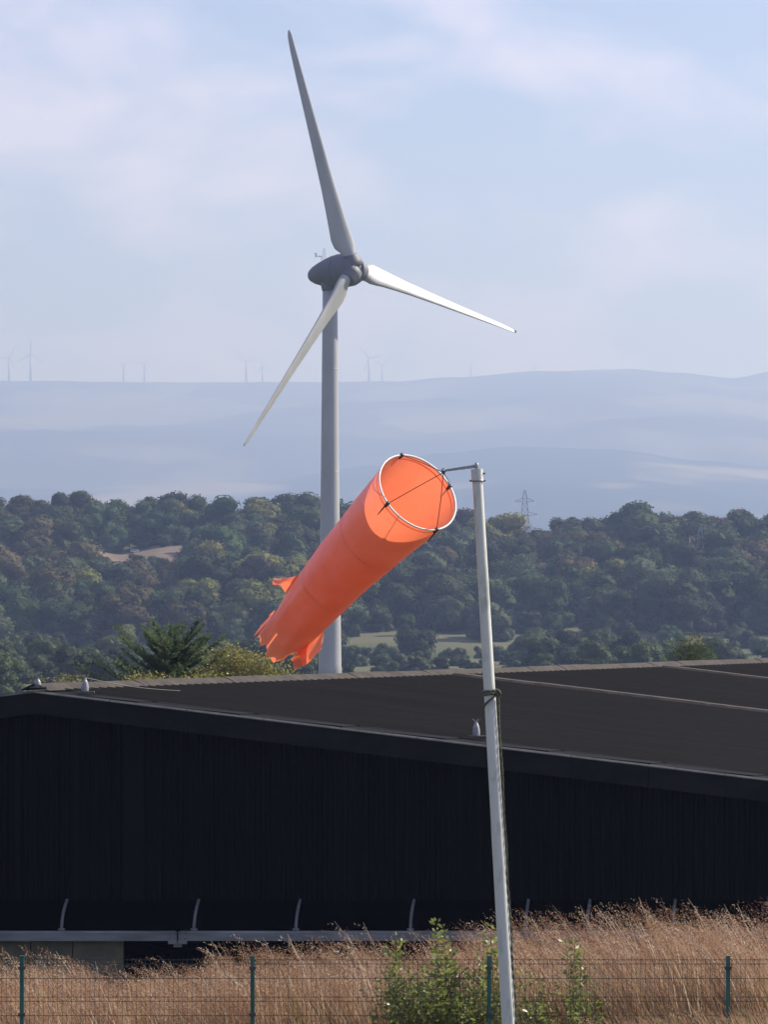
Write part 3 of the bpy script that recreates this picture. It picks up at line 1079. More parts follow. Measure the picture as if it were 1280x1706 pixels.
# ------------------------------------------------------------------ tiny white vehicles and sheds in the wood
def vehicle(px, py, Y, label, L=4.6):
    x = (px - 640) / F * Y
    t = empty('parked_vehicle', (x, Y, ground_z(x, Y)), random.uniform(-0.3, 0.3))
    t.scale = (0.62, 0.62, 0.6)
    tag(t, label, 'vehicle', 'white vehicles in the clearing')
    b = MB()
    pr = [(-L / 2, 0.4), (-L / 2, 1.5), (-L / 2 + 0.3, 2.0), (L / 2 - 1.2, 2.0), (L / 2 - 0.6, 1.25), (L / 2, 1.05), (L / 2, 0.4)]
    n = len(pr)
    b.add([(p, s * 0.9, q) for s in (-1, 1) for p, q in pr], [tuple(range(n)), tuple(range(n, 2 * n))[::-1]] + [(i, i + n, (i + 1) % n + n, (i + 1) % n) for i in range(n)])
    b.build('body', M['white'], t)
    for k in range(3):
        MB().box((-L / 2 + 1.0 + k * 1.05, -0.91, 1.5), (0.8, 0.03, 0.55)).build('window', M['glass'], t)
    for sx in (-1, 1):
        for sy in (-1, 1):
            MB().tube([(sx * L * 0.3, sy * 0.75, 0.34), (sx * L * 0.3, sy * 0.93, 0.34)], 0.34, 14).build('wheel', M['tyre'], t)


vehicle(148, 917, 1556, 'tiny white vehicle at the left end of the tan hillside clearing')
vehicle(172, 916, 1556, 'tiny white vehicle second from the left above the tan clearing')
vehicle(225, 914, 1557, 'tiny white vehicle above the middle of the tan clearing')


def cottage(px, py, Y, label):
    x = (px - 640) / F * Y
    z = P(px, py, Y).z - 3.2
    t = empty('cottage', (x, Y, z + 1.6), 0.25)
    t.scale = (0.42, 0.42, 0.5)
    tag(t, label, 'cottage', 'white cottages by the pylon')
    MB().add([(-3.5, -2.5, -2), (3.5, -2.5, -2), (3.5, 2.5, -2), (-3.5, 2.5, -2), (-3.5, -2.5, 2.4), (3.5, -2.5, 2.4), (3.5, 2.5, 2.4), (-3.5, 2.5, 2.4), (-3.5, 0, 4.0), (3.5, 0, 4.0)],
             [(0, 1, 5, 4), (1, 2, 6, 9, 5), (2, 3, 7, 6), (3, 0, 4, 8, 7)]).build('wall', M['white'], t)
    MB().add([(-3.8, -2.8, 2.25), (3.8, -2.8, 2.25), (3.8, 0, 4.1), (-3.8, 0, 4.1), (3.8, 2.8, 2.25), (-3.8, 2.8, 2.25)], [(0, 1, 2, 3), (3, 2, 4, 5)]).build('roof', M['slate'], t)
    for k in (-1, 1):
        MB().box((k * 1.7, -2.52, 1.2), (0.9, 0.05, 1.0)).build('window', M['glass'], t)
    MB().box((0, -2.52, 0.9), (0.9, 0.06, 1.9)).build('door', M['black_steel'], t)


cottage(856, 872, 1597, 'tiny white cottage left of the pylon foot')
cottage(877, 874, 1596, 'tiny white cottage right under the pylon')


# ------------------------------------------------------------------ conifer and shrubs behind the shed
def leaf_quads(rows):
    """rows: (p, u, w, s_u, s_w) -> pointed four-cornered leaves as one vertex / face array"""
    vs, fs = [], []
    for p, u, w, a, b_ in rows:
        n = len(vs)
        vs += [p - u * a, p - w * b_ + u * a * 0.1, p + u * a, p + w * b_ + u * a * 0.1]
        fs.append((n, n + 1, n + 2, n + 3))
    return vs, fs


def rvec(r):
    return Vector((r.gauss(0, 1), r.gauss(0, 1), r.gauss(0, 1))).normalized()


def conifer(loc, H, width, label, seed=3):
    r = random.Random(seed)
    t = empty('pine_tree', loc)
    tag(t, label, 'tree')
    MB().tube([(0, 0, -0.1), (0.03, 0, H * 0.4), (0.0, 0.05, H * 0.72), (0.04, 0, H * 0.93)], [0.17, 0.13, 0.09, 0.015], 10).build('trunk', M['bark'], t, True)
    tw, lv = MB(), []
    z = H * 0.45
    while z < H * 0.985:
        k = (z / H - 0.45) / 0.55
        L = width * 0.5 * (1.0 - 0.66 * k ** 2.6) * r.uniform(0.55, 1.15)
        nb = 5
        a0 = r.uniform(0, 6.28)
        for b_ in range(nb):
            a = a0 + b_ * 6.283 / nb + r.uniform(-0.35, 0.35)
            l1 = L * r.uniform(0.5, 1.12)
            d = Vector((math.cos(a), math.sin(a), 0))
            rise = 0.16 + 0.62 * k ** 2 + r.uniform(-0.1, 0.18)
            pts = []
            for i in range(7):
                q = i / 6
                pts.append(Vector((0, 0, z)) + d * l1 * q + Vector((0, 0, l1 * rise * (q ** 1.5) - 0.05 * q)))
            tw.tube(pts, [0.035 * (1 - 0.8 * i / 6) for i in range(7)], 5)
            # side twigs with needle tufts
            for i in range(1, 13):
                for s in (-1, 1, 0):
                    f_ = i / 12 * 6
                    k0 = min(5, int(f_))
                    base = pts[k0].lerp(pts[k0 + 1], f_ - k0)
                    ax_ = (pts[k0 + 1] - pts[k0]).normalized()
                    sd = (ax_ * r.uniform(0.5, 1.1) + d.cross(Vector((0, 0, 1))) * s * r.uniform(0.5, 1.1) + Vector((0, 0, r.uniform(-0.05, 0.55)))).normalized()
                    ln = (0.10 + l1 * (0.09 + 0.20 * (1 - i / 13))) * r.uniform(0.7, 1.3)
                    e = base + sd * ln
                    tw.tube([base, e], [0.010, 0.004], 3, False)
                    for m in range(int(20)):
                        q = r.uniform(0.1, 1.05)
                        p = base + sd * ln * q
                        nd = (sd * 0.9 + rvec(r) * 0.85 + Vector((0, 0, 0.18))).normalized()
                        ww = nd.orthogonal().normalized()
                        ww = (ww * math.cos(m) + nd.cross(ww) * math.sin(m))
                        nl = r.uniform(0.030, 0.060)
                        lv.append((p + nd * nl, nd, ww, nl, 0.014))
        z += H * 0.024 * r.uniform(0.7, 1.2)
    tag(tw.build('branches', M['bark'], t), kind='stuff')
    v, f = leaf_quads(lv)
    tag(MB().add(v, f).build('crown', M['needle'], t), kind='stuff')
    return t


def shrub(name, loc, H, width, n_stem, n_leaf, leaf, mat, label, cat='shrub', group=None, seed=1, spread=0.6, upright=False, stem_r=0.012, low=0.3, hmin=0.62, fall=0.35):
    r = random.Random(seed)
    t = empty(name, loc)
    tag(t, label, cat, group)
    st, lv = MB(), []
    for i in range(n_stem):
        a = r.uniform(0, 6.28)
        rd = width * 0.5 * r.uniform(0.15, 1) ** 0.7
        top = Vector((rd * math.cos(a), rd * math.sin(a), H * r.uniform(hmin, 1.0) * (1 - fall * (rd / (width * 0.5)) ** 2)))
        b0 = Vector((top.x * 0.25 * spread, top.y * 0.25 * spread, -0.1))
        mid = b0.lerp(top, 0.5) + Vector((r.gauss(0, .05), r.gauss(0, .05), H * 0.06))
        pts = []
        for k in range(9):
            q = k / 8
            pts.append(b0 * (1 - q) ** 2 + mid * 2 * q * (1 - q) + top * q * q)
        st.tube(pts, [stem_r * (1 - 0.75 * k / 8) for k in range(9)], 5)
        for m in range(n_leaf):
            q = low + (1 - low) * r.random()
            k = min(7, int(q * 8))
            p = pts[k].lerp(pts[k + 1], q * 8 - k)
            dr = (pts[k + 1] - pts[k]).normalized()
            sd = rvec(r)
            sd = (sd - dr * sd.dot(dr)).normalized()
            out = (sd + dr * r.uniform(0.2, 0.9)).normalized()
            reach = r.uniform(0.01, (0.03 if upright else 0.16) * max(0.6, H / 2))
            s = leaf * r.uniform(0.55, 1.2)
            wv = rvec(r)
            wv = (wv - out * wv.dot(out)).normalized()
            lv.append((p + sd * reach + out * s, out, wv, s, s * 0.48))
            if reach > 0.05 and m % 3 == 0:
                st.tube([p, p + sd * reach], [0.004, 0.002], 3, False)
    tag(st.build('stems', M['twig'], t), kind='stuff')
    v, f = leaf_quads(lv)
    tag(MB().add(v, f).build('foliage', mat, t), kind='stuff')
    return t


def on_ground(px, Y):
    x = (px - 640) / F * Y
    return Vector((x, Y, ground_z(x, Y)))


def top_h(px, py, Y):
    return P(px, py, Y).z - on_ground(px, Y).z


conifer(on_ground(288, 152), top_h(288, 1076, 152), 5.6, 'dark green pine with upswept branches rising behind the shed roof')
bs = 'bushes behind the shed'
for i, (px, py, Y, w, ns, nl, mt, lab) in enumerate((
        (252, 1110, 149, 2.2, 34, 110, 'shrub_yel', 'low yellow-green bush in front of the pine'),
        (388, 1064, 151, 1.9, 36, 130, 'shrub_yel', 'yellow-green bush just right of the pine'),
        (436, 1084, 150, 1.6, 32, 120, 'shrub_yel', 'yellow-green bush under the windsock tail'),
        (480, 1100, 150, 0.8, 14, 60, 'shrub_yel', 'small sparse yellow-green bush right of the windsock tail'),
        (338, 1106, 148, 1.6, 28, 110, 'shrub_yel', 'low ochre-green bush at the right foot of the pine'),
        (108, 1106, 147, 1.0, 18, 80, 'shrub_yel', 'small yellow-green bush between the two roof posts'),
        (976, 1086, 166, 0.35, 7, 70, 'shrub_dark', 'smaller dark bush tip left of the pair above the roof'),
        (1002, 1084, 166, 0.42, 8, 70, 'shrub_dark', 'dark bush tip right of the pair above the roof'),
        (1122, 1080, 166, 0.35, 6, 60, 'shrub_dark', 'thin green sprig left of the bigger bush above the roof'),
        (1157, 1050, 166, 1.15, 20, 130, 'shrub_dark', 'largest green bush above the roof at the right'))):
    shrub('bush', on_ground(px, Y), top_h(px, py, Y), w, ns, nl, 0.05, M[mt], lab, 'bush', bs, seed=50 + i, stem_r=0.02, low=0.84, hmin=0.92, fall=0.07)

# ------------------------------------------------------------------ windsock pole
YP = 49.0
pt, pb = P(795, 784, YP), P(848, 1706, YP)
dirp = (pb - pt).normalized()
gzp = ground_z(pb.x, YP) - 0.05
foot = pt + dirp * ((pt.z - gzp) / -dirp.z)
pole = empty('windsock_pole', foot)
tag(pole, 'tall leaning off-white windsock pole standing before the shed', 'pole')
po = Vector(foot)
up = -dirp
Lp = (pt - foot).length
prof = [(0, 0.075), (0.4, 0.071), (Lp * 0.42, 0.0655), (Lp * 0.44, 0.0625), (Lp - 0.06, 0.052), (Lp, 0.052)]
MB().lathe(prof, up, Vector((0, 0, 0)), 32).build('shaft', M['pole'], pole, True)
col = MB().lathe([(Lp - 0.105, 0.054), (Lp - 0.104, 0.061), (Lp + 0.015, 0.061), (Lp + 0.016, 0.02)], up, Vector((0, 0, 0)), 28).build('collar', M['pole'], pole)
MB().lathe([(Lp - 0.114, 0.058), (Lp - 0.112, 0.066), (Lp - 0.098, 0.066), (Lp - 0.096, 0.058)], up, Vector((0, 0, 0)), 28).build('clamp_band', M['steel'], pole, True)
for k, zz in ((1, Lp - 0.03), (1, Lp - 0.105), (-1, Lp - 0.105)):
    c = up * zz
    MB().tube([c + Vector((k * 0.05, -0.01, 0)), c + Vector((k * 0.082, -0.01, 0))], 0.009, 6).build('bolt', M['black_steel'], col)
MB().lathe([(Lp + 0.0, 0.02), (Lp + 0.07, 0.02), (Lp + 0.08, 0.012)], up, Vector((0, 0, 0)), 12).build('pivot_pin', M['steel'], pole, True)
MB().lathe([(-0.25, 0.28), (0.06, 0.28), (0.09, 0.25), (0.09, 0.07)], Vector((0, 0, 1)), Vector((0, 0, 0)), 24).build('footing', M['concrete'], pole)
AP = P(741.5, 784, YP - 0.03)                            # end of the swing arm
a0 = pt + up * 0.045
arm = MB()
d = (AP - a0).normalized()
wv = d.cross(Vector((0, 1, 0))).normalized()
for (q0, q1, hh) in ((0, 1, 0.0135),):
    for nn in range(1):
        pA, pB = a0, AP
        arm.add([pA + wv * 0.017 + Vector((0, -.012, 0)), pA - wv * 0.017 + Vector((0, -.012, 0)), pA - wv * 0.017 + Vector((0, .012, 0)), pA + wv * 0.017 + Vector((0, .012, 0)),
                 pB + wv * 0.011 + Vector((0, -.010, 0)), pB - wv * 0.011 + Vector((0, -.010, 0)), pB - wv * 0.011 + Vector((0, .010, 0)), pB + wv * 0.011 + Vector((0, .010, 0))],
                [(0, 1, 5, 4), (1, 2, 6, 5), (2, 3, 7, 6), (3, 0, 4, 7), (4, 5, 6, 7), (3, 2, 1, 0)])
arm_o = arm.build('swing_arm', M['steel'], pole)
arm_o.location = -po
eye = MB().tube([AP + Vector((-0.012 + 0.02 * math.cos(a), 0, 0.02 * math.sin(a))) for a in np.linspace(0, 6.28, 15)], 0.006, 6).build('eye_ring', M['steel'], pole, True)
eye.location = -po


# ------------------------------------------------------------------ windsock
def fabric_material():
    m, n, l, b, out = mat_new('orange_windsock_fabric')
    t = n.new('ShaderNodeTexCoord')
    nz = n.new('ShaderNodeTexNoise')
    nz.inputs['Scale'].default_value = 3.0
    nz.inputs['Detail'].default_value = 6
    l.new(t.outputs['Object'], nz.inputs['Vector'])
    rp = n.new('ShaderNodeValToRGB')
    rp.color_ramp.elements[0].position, rp.color_ramp.elements[1].position = 0.3, 0.7
    rp.color_ramp.elements[0].color, rp.color_ramp.elements[1].color = (0.64, 0.29, 0.18, 1), (0.80, 0.40, 0.27, 1)
    l.new(nz.outputs['Fac'], rp.inputs['Fac'])
    l.new(rp.outputs['Color'], b.inputs['Base Color'])
    b.inputs['Roughness'].default_value = 0.38
    b.inputs['Specular IOR Level'].default_value = 1.0
    b.inputs['Sheen Weight'].default_value = 0.15
    tr = n.new('ShaderNodeBsdfTranslucent')
    tr.inputs['Color'].default_value = (0.95, 0.22, 0.10, 1)
    ms = n.new('ShaderNodeMixShader')
    ms.inputs['Fac'].default_value = 0.41
    l.new(b.outputs['BSDF'], ms.inputs[1])
    l.new(tr.outputs['BSDF'], ms.inputs[2])
    l.new(ms.outputs['Shader'], out.inputs['Surface'])
    bp = n.new('ShaderNodeBump')
    bp.inputs['Strength'].default_value = 0.3
    bp.inputs['Distance'].default_value = 0.05
    l.new(nz.outputs['Fac'], bp.inputs['Height'])
    l.new(bp.outputs['Normal'], b.inputs['Normal'])
    l.new(bp.outputs['Normal'], tr.inputs['Normal'])
    return m


M['sock'] = fabric_material()
C0 = P(696, 820.5, YP + 0.34)
D = Vector((-0.503, 0.69, -0.521)).normalized()          # the way the sock trails
E1 = Vector((D.y, -D.x, 0)).normalized()                 # horizontal, across
E2 = E1.cross(D).normalized()
if E2.z < 0:
    E2 = -E2
sock = empty('windsock', AP)
tag(sock, 'orange fabric windsock with white hoop mouth and ragged torn tail', 'windsock')
RM = 0.452


def sock_frame(s):
    """centre and radius along the sock"""
    c = C0 + D * s
    sag = max(0, s - 1.9)
    c = c + Vector((0, 0, -0.035 * sag * sag))
    c += Vector((0, 0, 0.03 * math.sin(math.pi * min(1, s / 2.6))))
    r = RM - (RM - 0.262) * min(1.0, s / 2.55)
    if s > 2.55:
        r -= 0.10 * (s - 2.55)
    return c, r


def ang_of(px, py):
    """angle round the hoop nearest to a pixel of the photograph"""
    best = None
    for k in range(720):
        a = k * math.pi / 360
        p = C0 + (E1 * math.cos(a) + E2 * math.sin(a)) * RM
        qx = 640 + F * p.x / p.y
        qy = 1000 - F * (p.z - EZ) / p.y
        d = (qx - px) ** 2 + (qy - py) ** 2
        if best is None or d < best[0]:
            best = (d, a)
    return best[1]


A_LOW = ang_of(640, 845)
def dir_ang(dx, dy):
    best = max(range(360), key=lambda k: (E1 * math.cos(R(k)) + E2 * math.sin(R(k))).x * dx - (E1 * math.cos(R(k)) + E2 * math.sin(R(k))).z * dy)
    return best


def sock_wr(a, s):
    """how far the cloth stands in or out: taut at the hoop, creased and limp towards the tail"""
    limp = max(0, (s - 0.9) / 1.9)
    ca_, sa_ = math.cos(a), math.sin(a)
    wr = 1 + limp * (0.035 * math.sin(5 * a + 2.2 * s) + 0.10 * mnoise.noise((ca_ * 1.6, sa_ * 1.6, s * 1.4)))
    wr += limp * 0.06 * (0.4 - abs(mnoise.noise((ca_ * 3.1, sa_ * 3.1, s * 0.9 + 4))))
    wr += 0.012 * mnoise.noise((ca_ * 2.5, sa_ * 2.5, s * 2.0)) * min(1, s * 4)
    wr -= 0.010 * abs(math.sin(2 * (a - 0.4))) ** 8 * math.exp(-s * 2.5) * min(1, s * 8)
    if s > 2.5:
        wr += (s - 2.5) * 0.40 * mnoise.noise((ca_ * 2.2 + 5, sa_ * 2.2, s * 2.0))
    return wr


NT, NS = 96, 84
vs, fs = [], []


def tail_len(a):
    base = 2.84 + 0.14 * math.cos(a - A_LOW) + 0.05 * math.sin(3 * a + 1.0)
    saw = 0.05 * (((a * 2.1) % 1.0) - 0.5) + 0.05 * mnoise.noise((math.cos(a) * 4, math.sin(a) * 4, 0.3)) + 0.02 * mnoise.noise((math.cos(a) * 14, math.sin(a) * 14, 2.3))
    return base + saw


for i in range(NS + 1):
    for k in range(NT):
        a = 2 * math.pi * k / NT
        Lk = tail_len(a)
        q = i / NS
        s = q * 2.5 if q < 0.8 else 2.0 + 0.0
        s = Lk * q ** 1.0
        c, r = sock_frame(s)
        wr = sock_wr(a, s)
        vs.append(c + (E1 * math.cos(a) + E2 * math.sin(a)) * r * wr - AP)
for i in range(NS):
    for k in range(NT):
        a, b_ = i * NT + k, i * NT + (k + 1) % NT
        # slits torn into the tail
        ang = k * 360 / NT
        if i > NS * 0.86 and k in (8, 37, 83):
            continue
        fs.append((a, b_, b_ + NT, a + NT))
sleeve = MB().add(vs, fs).build('sleeve', M['sock'], sock, True)
# stitched seams: thin bands just proud of the cloth
for s in (0.06, 0.92, 1.85):
    mb = MB()
    vv, ff = [], []
    for j, ds in enumerate((-0.008, 0.008)):
        for k in range(NT):
            a = 2 * math.pi * k / NT
            c, r = sock_frame(s + ds)
            wr = sock_wr(a, s + ds)
            vv.append(c + (E1 * math.cos(a) + E2 * math.sin(a)) * (r * wr + 0.003) - AP)
    for k in range(NT):
        ff.append((k, (k + 1) % NT, (k + 1) % NT + NT, k + NT))
    mb.add(vv, ff).build('seam', M['sock'], sleeve, True)
# hoop
MB().tube([C0 + (E1 * math.cos(a) + E2 * math.sin(a)) * (RM + 0.004) - AP for a in np.linspace(0, 2 * math.pi, 73)], 0.0100, 8, False).build('hoop', M['hoop'], sock, True)
# bridle cords and their clips
for (qx, qy) in ((670, 757), (645, 840), (728, 883), (750, 810)):
    a = ang_of(qx, qy)
    p = C0 + (E1 * math.cos(a) + E2 * math.sin(a)) * (RM + 0.004)
    MB().tube([p - AP, (p.lerp(AP, 0.5) - AP) + Vector((0, 0, -0.004)), Vector((-0.015, 0, -0.02))], 0.0042, 5).build('bridle_cord', M['cord'], sock)
    MB().tube([p - D * 0.018 - AP, p + D * 0.05 - AP], [0.022, 0.017], 8).build('clip', M['black_steel'], sock, True)
    tail = MB().tube([p + D * 0.045 + (p - C0).normalized() * 0.01 - AP, p + D * 0.15 + (p - C0).normalized() * 0.012 + Vector((-.02, 0, -.03)) - AP], [0.009, 0.004], 6)
    tail.build('cord_end', M['cord'], sock)
MB().tube([Vector((-0.012, 0, 0.0)), Vector((-0.018, 0, -0.035))], [0.014, 0.02], 8).build('swivel', M['black_steel'], sock, True)


def flap(a_deg, s0, s1, out, drop, seed, curl=0.4, nu=12, nv=16, trail=0.2, taper=0.55):
    """torn piece of cloth hanging from the sleeve between s0 and s1"""
    a = R(a_deg)
    vs, fs = [], []
    for i in range(nu + 1):
        q = i / nu
        for j in range(nv + 1):
            t = j / nv
            s = s0 + (s1 - s0) * t
            c, r = sock_frame(s)
            wid = (1 - taper * q * (1 + 0.5 * math.sin(t * 9 + seed)) * abs(2 * t - 1))
            sm = (s0 + s1) / 2 + (s - (s0 + s1) / 2) * max(0.25, wid)
            c, r = sock_frame(sm)
            aa = a
            n = E1 * math.cos(aa) + E2 * math.sin(aa)
            p = c + n * r * 0.97 + n * out * q * (1 + 0.3 * mnoise.noise((t * 5, seed, 0))) + Vector((0, 0, -drop * q * q)) + D * trail * q
            rp = 0.028 * q * math.sin(15 * t + 3 * q + seed) + 0.05 * q * mnoise.noise((t * 3, q * 2, seed))
            tang = -E1 * math.sin(aa) + E2 * math.cos(aa)
            p += tang * (rp + curl * 0.12 * math.sin(q * 2.4) * math.sin(t * 4 + seed))
            vs.append(p - AP)
    for i in range(nu):
        for j in range(nv):
            b_ = i * (nv + 1) + j
            fs.append((b_, b_ + 1, b_ + nv + 2, b_ + nv + 1))
    MB().add(vs, fs).build('torn_flap', M['sock'], sock, True)


def side_ang(px, py, s):
    best = None
    c, r = sock_frame(s)
    for k in range(360):
        a = R(k)
        p = c + (E1 * math.cos(a) + E2 * math.sin(a)) * r
        d = (640 + F * p.x / p.y - px) ** 2 + (1000 - F * (p.z - EZ) / p.y - py) ** 2
        if best is None or d < best[0]:
            best = (d, k)
    return best[1]


RL, LU = dir_ang(0.74, 0.67), dir_ang(-0.74, -0.67)
flap(LU + 6, 1.98, 2.34, 0.20, 0.05, 1.0, trail=0.10, taper=0.85)
flap(RL, 2.36, 2.86, 0.11, 0.03, 2.6, 1.0, trail=0.14, taper=0.3)
flap(RL - 10, 2.55, 2.95, 0.11, 0.03, 5.5, 1.6, trail=0.10, taper=0.3)
flap(LU, 2.66, 2.96, 0.05, 0.03, 4.1, 1.0, trail=0.08, taper=0.4)

# ------------------------------------------------------------------ rope tied round the pole
rope = empty('rope', pt + dirp * 2.2)
tag(rope, 'old dark rope knotted round the pole and hanging down its right side', 'rope')
ro = Vector(rope.location)


def pole_at(py):
    t = (py - 784) / (1706 - 784)
    return pt.lerp(pb, t)


def pole_r(py):
    z = (pole_at(py) - foot).length
    return np.interp(z, [p[0] for p in prof], [p[1] for p in prof])


for (y0, y1) in ((1150, 1153), (1155, 1158)):
    pts = []
    for a in np.linspace(0, 2 * math.pi, 33):
        c = pole_at(y0 + (y1 - y0) * (0.5 - 0.5 * math.cos(a)))
        r = pole_r(1154) + 0.010
        pts.append(c + Vector((math.cos(a) * r, math.sin(a) * r, 0)) - ro)
    MB().tube(pts, 0.013, 8, False).build('coil', M['rope'], rope, True)
pts = []
for q in np.linspace(0, 1, 14):
    a = -0.25 - q * (math.pi - 0.35)
    c = pole_at(1156 + 22 * q)
    r = pole_r(1160) + 0.011
    pts.append(c + Vector((math.cos(a) * r, math.sin(a) * r, 0)) - ro)
MB().tube(pts, 0.010, 8).build('slanting_turn', M['rope'], rope, True)
c = pole_at(1154)
r = pole_r(1154)
MB().tube([c + Vector((r + 0.005, -0.03, 0.03)) - ro, c + Vector((r + 0.04, -0.045, 0.012)) - ro, c + Vector((r + 0.05, -0.03, -0.02)) - ro, c + Vector((r + 0.015, -0.05, -0.03)) - ro,
           c + Vector((r + 0.03, -0.02, 0.0)) - ro], 0.014, 8).build('knot', M['rope'], rope, True)
pts = [c + Vector((r + 0.02, -0.02, 0.03)) - ro, c + Vector((r + 0.052, -0.03, 0.0)) - ro]
for py in range(1166, 1720, 12):
    q = pole_at(py)
    r = pole_r(py)
    pts.append(q + Vector((r + 0.024 - 0.014 * min(1, (py - 1166) / 300) + 0.004 * math.sin(py * 0.05), -0.02, 0)) - ro)
ln = MB()
# two strands laid round each other
for ph in (0, math.pi):
    st = []
    for i in range(len(pts) - 1):
        for q in np.linspace(0, 1, 6)[:-1]:
            p = pts[i].lerp(pts[i + 1], q)
            a = (i + q) * 2.4 + ph
            st.append(p + Vector((math.cos(a), math.sin(a), 0)) * 0.006)
    ln.tube(st, 0.0062, 5)
ln.build('hanging_line', M['rope'], rope, True)

# ------------------------------------------------------------------ fence
YF = 51.8
fx = [(37 - 640) / F * YF, (421 - 640) / F * YF, (815 - 640) / F * YF, (1213 - 640) / F * YF]
fx = [fx[0] - 2.5] + fx + [fx[-1] + 2.55]
ftop = P(640, 1594, YF).z
fence = empty('fence', (0, YF, ground_z(0, YF)))
tag(fence, 'low green welded mesh fence with slim posts in front of the dry grass', 'fence')
fo = Vector(fence.location)
for x in fx:
    mb = MB().box((x, 0, (ftop - 0.004 + ground_z(x, YF) - 0.4) / 2 - fo.z), (0.045, 0.045, ftop - ground_z(x, YF) + 0.4))
    p_ = mb.build('post', M['fence_green'], fence)
    MB().box((x, 0, ftop + 0.004 - fo.z), (0.051, 0.051, 0.014)).build('post_cap', M['fence_green'], p_)
    for zz in (0.12, 0.62, 1.1):
        MB().box((x, -0.036, ftop - zz - fo.z), (0.075, 0.018, 0.035)).build('clamp', M['black_steel'], p_)
for x0, x1 in zip(fx, fx[1:]):
    mb = MB()
    z1 = ftop - 0.03 - fo.z
    z0 = ground_z((x0 + x1) / 2, YF) + 0.03 - fo.z
    x = x0 + 0.035
    yoff = -0.03

    def bar(a, b_, r):
        if a[0] == b_[0]:
            mb.add([(a[0] - r, a[1] - r, a[2]), (a[0] + r, a[1] - r, a[2]), (a[0], a[1] + r, a[2]), (a[0] - r, a[1] - r, b_[2]), (a[0] + r, a[1] - r, b_[2]), (a[0], a[1] + r, b_[2])],
                   [(0, 1, 4, 3), (1, 2, 5, 4), (2, 0, 3, 5)])
        else:
            mb.add([(a[0], a[1] - r, a[2] - r), (a[0], a[1] - r, a[2] + r), (a[0], a[1] + r, a[2]), (b_[0], a[1] - r, a[2] - r), (b_[0], a[1] - r, a[2] + r), (b_[0], a[1] + r, a[2])],
                   [(0, 1, 4, 3), (1, 2, 5, 4), (2, 0, 3, 5)])
    while x < x1 - 0.02:
        bar((x, yoff, z0), (x, yoff, z1 + 0.02), 0.0018)
        x += 0.05
    for zz in np.arange(z1, z0, -0.2):
        bar((x0 + 0.02, yoff - 0.006, zz), (x1 - 0.02, yoff - 0.006, zz), 0.0032)
        if abs(zz - z1) < 0.01 or abs(zz - z1 + 0.4) < 0.03:
            bar((x0 + 0.02, yoff - 0.006, zz - 0.045), (x1 - 0.02, yoff - 0.006, zz - 0.045), 0.0032)
    mb.build('mesh_panel', M['fence_wire'], fence)


# ------------------------------------------------------------------ dry grass
def grass_material():
    m, n, l, b, out = mat_new('dry_grass')
    at = n.new('ShaderNodeAttribute')
    at.attribute_name = 'tone'
    l.new(at.outputs['Color'], b.inputs['Base Color'])
    b.inputs['Roughness'].default_value = 0.6
    b.inputs['Specular IOR Level'].default_value = 0.3
    tr = n.new('ShaderNodeBsdfTranslucent')
    l.new(at.outputs['Color'], tr.inputs['Color'])
    ms = n.new('ShaderNodeMixShader')
    ms.inputs['Fac'].default_value = 0.38
    l.new(b.outputs['BSDF'], ms.inputs[1])
    l.new(tr.outputs['BSDF'], ms.inputs[2])
    l.new(ms.outputs['Shader'], out.inputs['Surface'])
    return m


